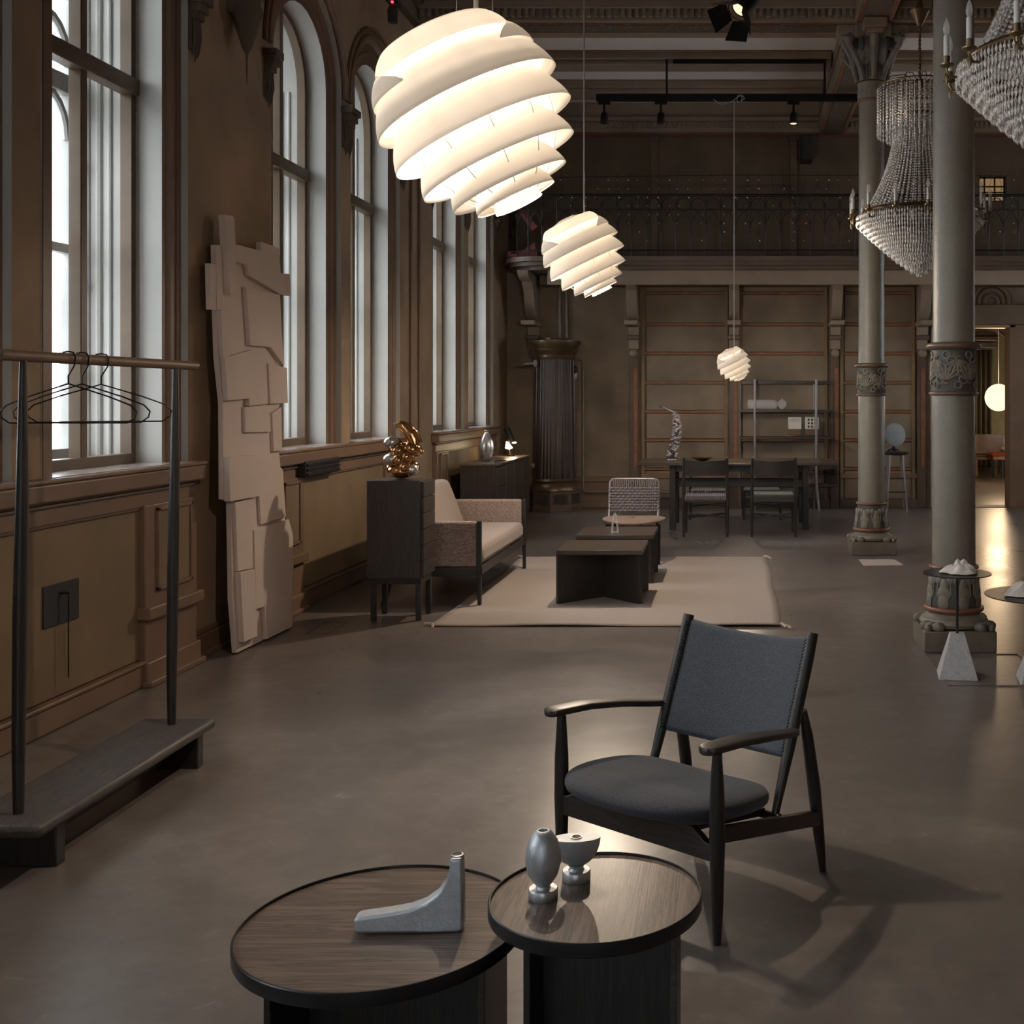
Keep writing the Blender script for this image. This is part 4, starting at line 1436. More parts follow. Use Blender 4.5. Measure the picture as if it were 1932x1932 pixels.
for px, lb in ((1056, 'left of two pale flue pipes rising behind the stove top'), (1069, 'right of two pale flue pipes rising behind the stove top')):
    o = MB().tube([(gx(px, 15.49), 15.49, 1.0), (gx(px, 15.49), 15.49, 3.14)], 0.028, 10).build('flue_pipe', 'pipe')
    tag(o, lb, 'pipe', 'flue pipes behind the stove')
MB().ball((gx(1083, yp), yp - 0.04, gz(697, yp)), 0.06, 12, 8).build('valve_wheel', 'vent', pp)
MB().lathe([(0.03, 0), (0.045, 0.03), (0.045, 0.07), (0.02, 0.1)], (gx(1083, yp), yp, gz(715, yp)), 12).build('valve_body', 'reveal', pp)

# ================================================================== wall fittings on the window wall
XW = XL + 0.018
y_a, y_b = 2150 * 3.08 / (1385 - 80), 2150 * 3.08 / (1385 - 147)
vt = thing('air_vent', 'square black vent plate with a hanging chain on the olive panel', 'vent', (XW, (y_a + y_b) / 2, 0.42))
box('vent_plate', 'vent', XW, XW + 0.008, y_a, y_b, gz(1188, y_a), gz(1108, y_a), vt, 0.002)
yc = y_a * 0.45 + y_b * 0.55
MB().tube([(XW + 0.03, yc, gz(1118, yc)), (XW + 0.03, yc, gz(1278, yc))], 0.003, 5).build('chain', 'blackmetal', vt)
MB().tube([(XW, yc - 0.04, gz(1116, yc)), (XW + 0.03, yc, gz(1118, yc))], 0.007, 6).build('lever', 'blackmetal', vt)
y_a, y_b = 2150 * 3.02 / (1385 - 572), 2150 * 3.02 / (1385 - 636)
wv = thing('slot_vent', 'long black slot vent set under the window sill', 'vent', (XL + 0.085, (y_a + y_b) / 2, 1.0))
box('vent_frame', 'vent', XL + 0.035, XL + 0.098, y_a, y_b, 0.94, 1.05, wv, 0.004)
for k in range(3):
    box('slat', 'iron', XL + 0.09, XL + 0.112, y_a + 0.01, y_b - 0.01, 0.952 + k * 0.032, 0.966 + k * 0.032, wv)
# service pipes on the pier between the second and third pairs
for i, (px, lb) in enumerate(((776, 'thin brown service pipe on the far pier, nearer of the two'), (792, 'thin brown service pipe on the far pier, farther of the two'))):
    Y = 2150 * 3.08 / (1385 - px)
    o = MB().tube([(XL + 0.02, Y, 1.16), (XL + 0.02, Y, 5.0)], 0.014, 8).build('service_pipe', 'trim')
    tag(o, lb, 'pipe', 'pipes on the wall pier')

# ================================================================== collage panel leaning on the pier
def art_x(z):
    return -2.925 - 0.13 * z / 2.5


def art(px, py):
    x = -2.98
    for _ in range(6):
        Y = F * x / (px - CX)
        z = gz(py, Y)
        x = art_x(z)
    return (Y, z)


ap = thing('relief_panel', 'tall pale pink collage of layered boards leaning against the wall pier', 'artwork', (-2.93, 7.03, 0))


def slab_art(name, pix, d0, d1):
    pts = [art(*p) for p in pix]
    MB().prism(pts, lambda u, v, w: (art_x(v) + w, u, max(0.0, v)), d0, d1).build(name, 'art', ap, bevel=0.003, smooth=False)


slab_art('backing_board', [(437, 1232), (429, 1130), (426, 945), (412, 942), (411, 762), (402, 675), (399, 585), (401, 462), (470, 470), (509, 482), (512, 560), (514, 690), (518, 765), (518, 850), (523, 905), (530, 985), (536, 1010), (538, 1150), (536, 1187)], 0.0, 0.03)
slab_art('board', [(405, 405), (419, 407), (422, 412), (425, 470), (425, 556), (413, 556)], 0.02, 0.065)
slab_art('board', [(397, 462), (410, 462), (412, 585), (398, 585)], 0.0, 0.035)
slab_art('board', [(386, 497), (397, 498), (399, 585), (388, 584)], 0.0, 0.03)
slab_art('board', [(426, 461), (474, 473), (474, 456), (509, 468), (512, 515), (529, 517), (531, 558), (513, 556), (453, 521), (449, 500), (426, 494)], 0.03, 0.062)
slab_art('board', [(447, 541), (512, 556), (519, 690), (494, 655), (455, 652)], 0.03, 0.058)
slab_art('board', [(399, 585), (411, 585), (416, 675), (404, 675)], 0.02, 0.055)
slab_art('board', [(405, 675), (458, 660), (458, 672), (485, 678), (488, 762), (452, 766), (452, 752), (411, 756)], 0.03, 0.060)
slab_art('board', [(490, 686), (526, 694), (528, 760), (494, 762)], 0.025, 0.055)
slab_art('board', [(447, 768), (486, 764), (496, 785), (497, 815), (448, 816)], 0.03, 0.048)
slab_art('board', [(411, 862), (468, 858), (472, 935), (462, 938), (413, 946)], 0.03, 0.066)
slab_art('board', [(428, 948), (460, 940), (462, 1072), (433, 1078)], 0.03, 0.050)
slab_art('board', [(470, 860), (520, 885), (526, 975), (478, 990)], 0.03, 0.048)
slab_art('board', [(433, 1080), (461, 1074), (466, 1200), (440, 1212)], 0.03, 0.064)
slab_art('board', [(464, 1000), (531, 980), (539, 1010), (540, 1125), (468, 1150)], 0.03, 0.050)
slab_art('board', [(482, 1140), (534, 1124), (536, 1182), (486, 1206)], 0.03, 0.058)
slab_art('board', [(499, 780), (517, 768), (518, 850), (502, 852)], 0.028, 0.05)

# ================================================================== coat rack
rk = thing('coat_rack', 'black oak coat rack with a round rail above a low bench board', 'coat rack', (-2.27, 4.1, 0))
o = MB().box(-2.43, -2.13, 3.50, 4.69, 0.142, 0.182).build('bench_board', 'oak_rack', rk, bevel=0.016)
for (y, nm) in ((3.64, 'leg'), (4.60, 'leg')):
    box(nm, 'oak', -2.41, -2.165, y, y + 0.05, 0.0, 0.142, rk, 0.004)
box('stretcher', 'oak', -2.31, -2.28, 3.67, 4.62, 0.04, 0.142, rk, 0.003)
for y in (3.615, 4.60):
    MB().tube([(-2.27, y, 0.18), (-2.27, y, 0.4), (-2.265, y, 0.8), (-2.258, y, 1.2), (-2.255, y, 1.62)], [0.016, 0.0195, 0.022, 0.019, 0.011], 16).build('post', 'oak', rk)
MB().tube([(-2.255, 3.49, 1.632), (-2.255, 4.77, 1.632)], 0.0185, 18).build('rail', 'oak_bar', rk)


def make_hanger(y, rz, lean, label):
    h = thing('wire_hanger', label, 'hanger', (-2.255, y, 1.632), rz, 'black wire hangers on the coat rack')
    pts = [(0.004, 0, 0.012)]
    for k in range(0, 9):
        a = PI * 1.0 - PI * k / 8
        pts.append((0.026 * math.cos(a) * -1, 0, 0.018 + 0.012 * math.sin(a) - 0.0))
    hook = [(-0.022, 0, -0.012), (-0.024, 0, 0.008), (-0.016, 0, 0.021), (0, 0, 0.024), (0.016, 0, 0.021), (0.024, 0, 0.006), (0.020, 0, -0.022), (0.0 + lean, 0, -0.058), (lean, 0, -0.085)]
    W = 0.225
    tri = [(lean, 0, -0.085), (lean + 0.13, 0, -0.128), (lean + W - 0.02, 0, -0.158), (lean + W, 0, -0.180), (lean + W - 0.005, 0, -0.200), (lean + W - 0.03, 0, -0.218),
           (lean - W + 0.03, 0, -0.218), (lean - W + 0.005, 0, -0.200), (lean - W, 0, -0.180), (lean - W + 0.02, 0, -0.158), (lean - 0.13, 0, -0.128)]
    MB().tube(hook, 0.0028, 6).build('hook', 'blackmetal', h, local=True)
    MB().tube(tri, 0.0028, 6, closed=True).build('wire_frame', 'blackmetal', h, local=True)


make_hanger(3.86, 0.05, 0.0, 'black wire hanger nearest the left end of the rail')
make_hanger(3.94, 0.10, 0.0, 'black wire hanger in the middle of the three')
make_hanger(4.06, 0.5, 0.0, 'black wire hanger turned sideways, rightmost of the three')

# ================================================================== cabinets by the wall
cb = thing('tall_cabinet', 'tall narrow dark oak drawer cabinet on thin legs beside the sofa', 'cabinet', (-2.27, 7.8, 0))
xa, xb, ya, yb = -2.463, -2.085, 7.64, 7.95
box('body', 'oak_brown', xa, xb - 0.02, ya, yb, 0.285, 0.942, cb, 0.003)
for k in range(6):
    z0 = 0.295 + k * 0.107
    box('drawer_front', 'oak_brown', xb - 0.02, xb, ya + 0.02, yb - 0.005, z0, z0 + 0.102, cb, 0.002)
box('leg_frame', 'oak', xa + 0.02, xb - 0.02, ya + 0.02, yb - 0.02, 0.245, 0.285, cb, 0.003)
for x in (xa + 0.02, xb - 0.055):
    for y in (ya + 0.015, yb - 0.045):
        box('leg', 'oak', x, x + 0.034, y, y + 0.030, 0, 0.25, cb, 0.003)

gs = thing('bubble_vase', 'mirrored copper glass vase of stacked bubbles on the tall cabinet', 'vase', (gx(757, 7.78), 7.78, 0.942))
X = gs.location.x
k_ = 7.78 / F
mb = MB()


def blob(px, py, rpx, sc=(1, 1, 1), dy=0.0, tilt_=0.0):
    mb.ball((gx(px, 7.78), 7.78 + dy, gz(py, 7.78)), rpx * k_, 18, 12, sc, Matrix.Rotation(tilt_, 3, 'Y'))


for a in ((757, 888, 20, (1.3, 1.2, 0.75)), (742, 884, 13), (778, 882, 14), (765, 880, 14, (1, 1, 1), -0.04), (748, 865, 17, (1.25, 1, 0.9), 0.02), (770, 862, 15, (1, 1, 1), -0.03),
          (757, 868, 13, (1, 1, 1), -0.05), (744, 838, 14, (1.1, 1, 0.9)), (765, 845, 16, (1.2, 1, 0.8)), (780, 847, 18, (1.1, 1, 0.75), 0, 0.55), (757, 850, 12, (1, 1, 1), -0.04)):
    blob(*a)
mb.build('bubble_body', 'copper', gs)
mb = MB()
for a in ((741, 834, 13, (1.15, 1, 0.9), -0.02), (742, 866, 15, (1.1, 1, 0.85), -0.03), (781, 886, 11, (1, 1, 1), -0.03)):
    blob(*a)
mb.build('silvered_bubble', 'silver', gs)
mb = MB()
mb.tube([(gx(785, 7.78), 7.78, gz(838, 7.78)), (gx(778, 7.78), 7.78, gz(820, 7.78)), (gx(768, 7.78), 7.78, gz(808, 7.78)), (gx(756, 7.78), 7.78, gz(802, 7.78)), (gx(747, 7.78), 7.77, gz(804, 7.78))], [0.045, 0.048, 0.045, 0.035, 0.020], 16)
mb.build('neck', 'copper', gs)
MB().tube([(gx(749, 7.78), 7.77, gz(803, 7.78)), (gx(745.5, 7.78), 7.76, gz(805, 7.78))], [0.021, 0.024], 14).build('lip', 'silver', gs)

sb = thing('sideboard', 'long low dark oak sideboard against the wall behind the sofa', 'sideboard', (-2.7, 13.0, 0))
box('body', 'oak_brown', -2.90, -2.53, 12.06, 14.0, 0.10, 0.775, sb, 0.004)
box('top', 'oak_top_y', -2.905, -2.505, 12.05, 14.02, 0.775, 0.795, sb, 0.003)
for k in range(3):
    box('drawer', 'oak_brown', -2.53, -2.508, 12.07, 12.52, 0.12 + k * 0.215, 0.325 + k * 0.215, sb, 0.003)
for k in range(3):
    box('door', 'oak_brown', -2.53, -2.508, 12.54 + k * 0.485, 13.015 + k * 0.485, 0.12, 0.765, sb, 0.003)
for x in (-2.86, -2.58):
    for y in (12.15, 13.9):
        box('leg', 'oak', x - 0.02, x + 0.02, y - 0.02, y + 0.02, 0, 0.10, sb)
sv_ = MB().lathe([(0.03, 0.0), (0.045, 0.01), (0.07, 0.08), (0.078, 0.15), (0.07, 0.22), (0.045, 0.28), (0.022, 0.31), (0.022, 0.335), (0.030, 0.345)], (0, 0, 0), 48, mod=lambda a, z: 1 + 0.10 * math.cos(a * 6) * math.sin(min(1, z / 0.3) * PI)).build('ribbed_vase', 'silver', sharp=180)
sv_.location = (gx(918, 12.67), 12.67, 0.795)
tag(sv_, 'lobed silvered glass vase standing on the sideboard', 'vase')
di = MB().lathe([(0.001, 0), (0.07, 0.002), (0.085, 0.008), (0.08, 0.010), (0.001, 0.006)], seg=28).build('small_dish', 'silver')
di.location = (gx(943, 12.75), 12.75, 0.795)
tag(di, 'shallow silver dish beside the vase on the sideboard', 'dish')
DY = 13.72
dl = thing('desk_lamp', 'small lit desk lamp with a dark tilted cone shade on the sideboard', 'table lamp', (gx(963, DY), DY, 0.795))
X = dl.location.x
MB().lathe([(0.055, 0), (0.055, 0.012), (0.01, 0.02)], (X, DY, 0.795), 20).build('base', 'blackmetal', dl)
MB().tube([(X, DY, 0.80), (X - 0.02, DY, 0.90), (X - 0.02, DY, 1.05)], 0.007, 8).build('stem', 'brass', dl)
shp = [Vector((gx(955, DY), DY, gz(808, DY))), Vector((gx(961, DY), DY, gz(822, DY))), Vector((gx(967, DY), DY, gz(835, DY)))]
MB().tube(shp, [0.042, 0.04, 0.035], 18).build('lamp_shade', 'blackmetal', dl)
MB().prism([(gx(956, DY), gz(832, DY)), (gx(961, DY), gz(836, DY)), (gx(968, DY), gz(845, DY)), (gx(962, DY), gz(848, DY)), (gx(954, DY), gz(846, DY))], lambda u, v, w: (u, w, v), DY - 0.04, DY).build('reflector', 'lampglow', dl, bevel=0.006)
MB().ball((gx(970, DY), DY, gz(835, DY)), 0.018, 12, 8, (1.6, 1, 0.7)).build('bulb', 'lampglow', dl)
d = bpy.data.lights.new('desk_light', 'POINT')
d.energy = 3.5
d.color = (1.0, 0.75, 0.45)
d.shadow_soft_size = 0.02
lo = bpy.data.objects.new('desk_light', d)
COL.objects.link(lo)
lo.parent = dl
lo.location = (0.05, -0.06, 0.115)

# ================================================================== sofa
sf = thing('sofa', 'beige woven two seat sofa with dark wooden frame on the pale rug', 'sofa', (-2.2, 9.05, 0))
SX0, SX1, SYA, SYB = -2.62, -1.815, 8.17, 9.95
box('arm', 'linen', SX0 + 0.05, SX1 - 0.035, SYA, SYA + 0.075, 0.285, 0.608, sf, 0.016)
box('arm', 'linen', SX0 + 0.05, SX1 - 0.035, SYB - 0.075, SYB, 0.285, 0.615, sf, 0.016)


def cush(name, x0, x1, y0, y1, z0, z1, bv, mt='linen2', shear=0.0):
    nn = 14

    def f(u, v):
        a = 2 * PI * u
        c_, s_ = math.cos(a), math.sin(a)
        e = 0.35
        px = abs(c_) ** e * (1 if c_ >= 0 else -1)
        pz = abs(s_) ** e * (1 if s_ >= 0 else -1)
        t_ = 2 * v - 1
        k = (1 - abs(t_) ** 14) ** 0.5 if abs(t_) < 1 else 0
        k = 0.80 + 0.20 * k if abs(t_) < 1 else 0.0
        zz = (z0 + z1) / 2 + pz * (z1 - z0) / 2 * k
        xx_ = (x0 + x1) / 2 + px * (x1 - x0) / 2 * k + shear * (zz - z0)
        return (xx_, (y0 + y1) / 2 + (y1 - y0) / 2 * t_, zz)
    return MB().grid(f, 40, nn, wu=True).build(name, mt, sf, sharp=60)


box('seat_cushion', 'linen2', SX0 + 0.12, SX1 - 0.005, SYA + 0.085, SYB - 0.085, 0.285, 0.425, sf, 0.04)
b_ = MB().prism([(SX0 + 0.03, 0.30), (SX0 + 0.30, 0.40), (SX0 + 0.21, 0.64), (SX0 + 0.15, 0.79), (SX0 + 0.06, 0.80), (SX0 - 0.02, 0.74)], lambda u, v, w: (u, w, v), SYA + 0.08, SYB - 0.08).build('back_cushion', 'linen2', sf, bevel=0.03)
box('side_rail', 'oak_x', SX0 + 0.05, SX1, SYA + 0.005, SYA + 0.035, 0.215, 0.285, sf, 0.004)
box('side_rail', 'oak_x', SX0 + 0.05, SX1, SYB - 0.035, SYB - 0.005, 0.215, 0.285, sf, 0.004)
box('front_rail', 'oak_y', SX1 - 0.03, SX1, SYA, SYB, 0.225, 0.285, sf, 0.004)
box('back_rail', 'oak_y', SX0 + 0.04, SX0 + 0.07, SYA, SYB, 0.215, 0.30, sf, 0.004)
for y in (SYA - 0.004, SYB - 0.036):
    MB().add([(SX1 - 0.032, y, 0.612), (SX1, y, 0.612), (SX1, y + 0.04, 0.612), (SX1 - 0.032, y + 0.04, 0.612),
              (SX1 - 0.026, y + 0.004, 0.012), (SX1, y + 0.004, 0.012), (SX1, y + 0.036, 0.012), (SX1 - 0.026, y + 0.036, 0.012)],
             [(0, 1, 2, 3), (7, 6, 5, 4), (0, 4, 5, 1), (1, 5, 6, 2), (2, 6, 7, 3), (3, 7, 4, 0)]).build('front_leg', 'oak', sf, bevel=0.004)
    MB().slab((SX0 + 0.16, y + 0.02, 0.24), (SX0 + 0.10, y + 0.02, 0.0), 0.03, 0.035, (1, 0, 0)).build('back_leg', 'oak', sf, bevel=0.003)
box('middle_support', 'oak', -2.3, -1.95, 9.0, 9.06, 0.19, 0.225, sf)

# ================================================================== rug
def rug_pt(x, y):
    n = math.sin(x * 3 + y) * 0.0012 + 0.004
    e = 0
    if y < 7.62:
        e = max(0, 0.005 * (1 + math.sin(x * 5.1 + 1)) * (7.62 - y) / 0.15)
    return (x + 0.006 * math.sin(y * 4), y, 0.004 + n + e)


rg = thing('area_rug', 'large pale beige flat woven rug under the sofa and low tables', 'rug', (-0.84, 9.0, 0))
mb = MB().grid(lambda u, v: rug_pt(-1.985 + 2.295 * u, 7.46 + 3.18 * v), 40, 50)
ob = mb.build('rug_field', 'rug', rg, sharp=180)
s_ = ob.modifiers.new('solid', 'SOLIDIFY')
s_.thickness = 0.006
s_.offset = -1
for (x, y, dx, dy) in ((-1.98, 7.47, -0.05, 0.02), (0.31, 7.47, 0.03, -0.08), (0.31, 10.63, -0.03, 0.06), (-1.98, 10.63, -0.04, 0.04)):
    mb = MB()
    mb.tube([(x, y, 0.016), (x + dx * 0.5, y + dy * 0.5, 0.018), (x + dx, y + dy, 0.010)], [0.011, 0.009, 0.012], 7)
    mb.tube([(x, y, 0.016), (x + dx * 0.2 + 0.03, y - 0.05, 0.012), (x + 0.05 + dx * 0.4, y - 0.11, 0.010)], [0.010, 0.008, 0.010], 7)
    mb.build('corner_tassel', 'rugcord', rg)
for y in (7.455, 10.645):
    MB().tube([rug_pt(-1.985 + 2.295 * k / 20, y) for k in range(21)], 0.006, 5).build('edge_cord', 'rugcord', rg)
RZ = 0.013


# ================================================================== square low tables on crossed panels
def make_cross_table(x, y, label):
    t = thing('low_table', label, 'coffee table', (x, y, RZ), 0, 'square low tables on the rug')
    h = 0.309
    MB().box(-h, h, -h, h, 0.352, 0.384).build('top', 'oak_low', t, bevel=0.002, local=True)
    a = h - 0.006
    MB().slab((-a, -a, 0.176), (a, a, 0.176), 0.024, 0.352).build('cross_panel', 'oak_x', t, local=True)
    MB().slab((-a, a, 0.176), (-0.017, 0.017, 0.176), 0.024, 0.352).build('cross_panel', 'oak_x', t, local=True)
    MB().slab((0.017, -0.017, 0.176), (a, -a, 0.176), 0.024, 0.352).build('cross_panel', 'oak_x', t, local=True)
    return t


make_cross_table(-0.973, 8.52, 'dark square low table on crossed panels, nearer of the two on the rug')
make_cross_table(-0.96, 9.44, 'dark square low table behind the other, carrying a small glass loop')
gt = MB()
c_ = (gx(1160, 9.3), 9.3, 0.397)
gt.tube([(c_[0] - 0.022, c_[1], c_[2] + 0.004), (c_[0] - 0.018, c_[1], c_[2] + 0.08), (c_[0] - 0.008, c_[1], c_[2] + 0.145), (c_[0], c_[1], c_[2] + 0.158), (c_[0] + 0.008, c_[1], c_[2] + 0.145), (c_[0] + 0.018, c_[1], c_[2] + 0.08), (c_[0] + 0.026, c_[1], c_[2] + 0.004)], 0.008, 8)
gt.lathe([(0.03, 0), (0.03, 0.008), (0.001, 0.01)], c_, 16)
tag(gt.build('glass_loop', 'clear'), 'small clear glass loop standing on the farther low table', 'ornament')

# ================================================================== rope lounge chair on the far side of the rug
rc = thing('rope_chair', 'low chair with a woven mauve rope back and brown seat behind the low tables', 'chair', (gx(1194, 10.35), 10.35, 0))
yb_ = 10.55
xl_, xr_ = gx(1150, yb_), gx(1242, yb_)
zt_, zl_ = gz(904, yb_), gz(966, yb_)
rr = 0.05
loop = [(xl_, yb_ - 0.05, 0.39), (xl_, yb_ - 0.02, zl_), (xl_, yb_ + 0.05, zt_ - rr)]
loop += [(xl_ + rr - rr * math.cos(t * PI / 8), yb_ + 0.055, zt_ - rr + rr * math.sin(t * PI / 8)) for t in range(1, 5)]
loop += [(xr_ - rr + rr * math.sin(t * PI / 8), yb_ + 0.055, zt_ - rr + rr * math.cos(t * PI / 8)) for t in range(0, 5)]
loop += [(xr_, yb_ - 0.02, zl_), (xr_, yb_ - 0.05, 0.39)]
MB().tube(loop, 0.012, 10).build('back_frame', 'steel', rc)
nr = 20
for i in range(nr):
    x = xl_ + 0.03 + (xr_ - xl_ - 0.06) * i / (nr - 1)
    MB().tube([(x, yb_ + 0.045, zt_ - 0.004), (x + 0.003, yb_ + 0.035, zt_ - 0.06)] + [(x + 0.006 * (-1) ** (i + k), yb_ + 0.03 - 0.05 * k / 9 + 0.006 * (-1) ** (i + k), zt_ - 0.06 - (zt_ - zl_ - 0.07) * k / 9) for k in range(10)], 0.0075, 5).build('rope_strand', 'rope', rc)
for k in range(9):
    z = zt_ - 0.085 - (zt_ - zl_ - 0.10) * k / 8
    MB().tube([(xl_ + (xr_ - xl_) * i / 20, yb_ + 0.022 - 0.05 * k / 9 + 0.007 * (-1) ** (i + k), z) for i in range(21)], 0.009, 5).build('rope_band', 'rope', rc)
xs0, xs1 = gx(1133, 10.15), gx(1254, 10.15)
MB().grid(lambda u, v: ((xs0 + xs1) / 2 + (xs1 - xs0) / 2 * math.cos(2 * PI * u) * (1 - 0.0 * v) * (abs(math.sin(PI * v)) ** 0.5), 10.30 + 0.26 * math.sin(2 * PI * u) * (abs(math.sin(PI * v)) ** 0.5), 0.385 - 0.028 * math.cos(PI * v) + 0.02 * math.cos(2 * PI * u) ** 2), 36, 12, wu=True).build('seat', 'pad', rc, sharp=180)
for (x, y) in ((xs0 + 0.06, 10.15), (xs1 - 0.05, 10.15), (xs0 + 0.09, 10.55), (xs1 - 0.09, 10.55)):
    MB().tube([(x, y, 0.37), (x * 1.0, y, 0.013 if y < 10.6 else 0.0)], [0.014, 0.011], 10).build('leg', 'blackmetal', rc)
MB().tube([(xs0 + 0.06, 10.15, 0.35), (xs1 - 0.05, 10.15, 0.35), (xs1 - 0.09, 10.55, 0.35), (xs0 + 0.09, 10.55, 0.35)], 0.011, 8, closed=True).build('seat_frame', 'blackmetal', rc)

# ================================================================== dining table and chairs
dtb = thing('dining_table', 'long dark oak dining table by the back wall', 'table', (0.05, 13.3, 0))
box('top', 'oak_low', -1.10, 1.18, 12.76, 13.84, 0.735, 0.762, dtb, 0.006)
for x in (-0.73, 0.775):
    for y in (12.88, 13.66):
        box('leg', 'oak', x, x + 0.07, y, y + 0.07, 0, 0.735, dtb, 0.006)
    box('side_apron', 'oak', x + 0.01, x + 0.06, 12.95, 13.66, 0.64, 0.735, dtb, 0.004)
box('stretcher', 'oak_x', -0.68, 0.80, 13.27, 13.33, 0.46, 0.56, dtb, 0.006)
box('front_apron', 'oak_x', -0.66, 0.775, 12.92, 12.945, 0.66, 0.735, dtb, 0.004)


def make_dining_chair(x, y, rz, seat, label):
    """local: back at y=0, seat towards +y"""
    c = thing('dining_chair', label, 'chair', (x, y, 0), rz, 'dark dining chairs around the table')
    L = dict(local=True)
    for s in (-1, 1):
        MB().tube([(s * 0.235, 0.03, 0), (s * 0.235, 0.025, 0.45), (s * 0.232, -0.02, 0.80), (s * 0.230, -0.03, 0.855)], [0.013, 0.019, 0.015, 0.012], 10).build('back_leg', 'oak', c, **L)
        MB().tube([(s * 0.225, 0.45, 0), (s * 0.225, 0.45, 0.44)], [0.013, 0.019], 10).build('front_leg', 'oak', c, **L)
        MB().slab((s * 0.228, 0.03, 0.40), (s * 0.222, 0.45, 0.40), 0.022, 0.05).build('side_rail', 'oak', c, bevel=0.003, **L)
    MB().grid(lambda u, v: (-0.225 + 0.45 * u, -0.018 - 0.035 * math.sin(PI * u) - 0.012 * v + (0.0), 0.665 + 0.165 * v - (0.0 if v < 0.5 else 0.012 * math.sin(PI * u))), 16, 5).build('backrest', 'oak_x', c, sharp=180, **L)
    c.children[-1].modifiers.new('solid', 'SOLIDIFY').thickness = 0.016
    for y_ in (0.03, 0.45):
        MB().slab((-0.225, y_, 0.40), (0.225, y_, 0.40), 0.022, 0.05).build('rail', 'oak_x', c, bevel=0.003, **L)
    MB().slab((-0.22, 0.04, 0.21), (0.21, 0.44, 0.21), 0.018, 0.022).build('cross_stretcher', 'oak_x', c, bevel=0.003, **L)
    MB().slab((0.22, 0.04, 0.21), (0.012, 0.235, 0.21), 0.018, 0.022).build('cross_stretcher', 'oak_x', c, bevel=0.003, **L)
    MB().slab((-0.012, 0.255, 0.21), (-0.21, 0.44, 0.21), 0.018, 0.022).build('cross_stretcher', 'oak_x', c, bevel=0.003, **L)
    if seat == 'rope':
        for k in range(22):
            xx_ = -0.215 + 0.43 * k / 21
            MB().tube([(xx_, 0.015, 0.40), (xx_, 0.02, 0.434), (xx_, 0.24, 0.425), (xx_, 0.455, 0.434), (xx_, 0.465, 0.41)], 0.0105, 6).build('seat_cord', 'rope', c, **L)
    else:
        MB().box(-0.225, 0.225, 0.015, 0.475, 0.418, 0.458).build('seat', 'seatgreen', c, bevel=0.016, **L)
    return c


make_dining_chair(gx(1331, 12.25), 12.23, 0.0, 'rope', 'dark dining chair with a woven cord seat on the near side of the table')
make_dining_chair(gx(1460, 12.25), 12.23, 0.0, 'pad', 'dark dining chair with a grey green padded seat on the near side of the table')
make_dining_chair(gx(1338, 14.4), 14.42, PI, 'rope', 'dark dining chair behind the table, opposite the cord seat chair').scale = (1, 1, 0.80)
make_dining_chair(gx(1437, 14.4), 14.42, PI, 'pad', 'dark dining chair behind the table, opposite the padded chair').scale = (1, 1, 0.80)

# knobbly sculpture on the dining table
ky = 13.5
ks = thing('branch_sculpture', 'knobbly silvery branch sculpture standing on the dining table', 'sculpture', (gx(1268, ky), ky, 0.762))
X = ks.location.x
mb = MB()
mb.lathe([(0.06, 0), (0.058, 0.01), (0.02, 0.03), (0.03, 0.06)], (X, ky, 0.762), 14)
rn = random.Random(11)
for k in range(130):
    t_ = k / 130
    z = 0.80 + 0.50 * t_
    cx_ = X + (0.02 - 0.02 * math.cos(t_ * 5)) + 0.03 * t_
    w_ = 0.05 * (1 - 0.45 * t_)
    a = rn.random() * 2 * PI
    mb.ball((cx_ + w_ * math.cos(a), ky + w_ * math.sin(a), z), 0.016 + rn.random() * 0.012, 6, 5, (1, 1, 1.2))
mb.tube([(X + 0.01, ky, 0.8), (X + 0.02, ky, 1.0), (X + 0.045, ky, 1.32)], [0.03, 0.035, 0.02], 8)
mb.build('knobbly_body', 'steel', ks)
mb = MB()
mb.tube([(X + 0.04, ky, 1.32), (X - 0.05, ky, 1.36), (X - 0.13, ky, 1.40)], [0.018, 0.012, 0.008], 7)
for q in range(5):
    mb.ball((X - 0.12 - 0.006 * q + rn.uniform(-.01, .01), ky, 1.40 + rn.uniform(-.015, .015)), 0.012, 6, 4)
mb.build('twig', 'steel', ks)
bw = MB().lathe([(0.03, 0), (0.04, 0.004), (0.12, 0.04), (0.125, 0.045), (0.11, 0.038), (0.001, 0.012)], seg=24).build('brass_bowl', 'brass')
bw.location = (gx(1325, 13.2), 13.2, 0.762)
tag(bw, 'shallow brass bowl on the dining table behind the left chair', 'bowl')

# ================================================================== ladder shelf and what stands on it
sh = thing('ladder_shelf', 'slender dark metal ladder shelf standing against the panelled wall', 'shelf', (0.65, 15.15, 0))
for px, bow in ((1424, 0), (1540, 1)):
    X = gx(px, 15.0)
    pth = [(X, 15.0, gz(716, 15.0)), (X, 15.0, 0.55), (X + 0.005, 14.99, 0.35), (X + 0.02, 14.97, 0.15), (X + 0.04, 14.96, 0.0)] if bow else [(X, 15.0, gz(716, 15.0)), (X, 15.0, 0.0)]
    MB().tube(pth, 0.017, 10).build('front_post', 'steel', sh)
for px in (1397, 1536):
    X = gx(px, 15.35)
    MB().tube([(X, 15.35, gz(724 if px < 1400 else 718, 15.35)), (X, 15.35, 0)], 0.013, 8).build('back_post', 'steel', sh)
for (z, th) in ((gz(773, 15.1), 0.03), (gz(824, 15.1), 0.026), (gz(880, 15.1), 0.026), (0.35, 0.026)):
    box('shelf_board', 'oak_x', 0.07, 1.30, 15.03, 15.33, z - th, z, sh, 0.004)
box('top_rail', 'oak_x', 0.10, 1.30, 15.33, 15.36, 1.68, 1.725, sh, 0.004)
ZS1, ZS2 = gz(773, 15.1), gz(824, 15.1)
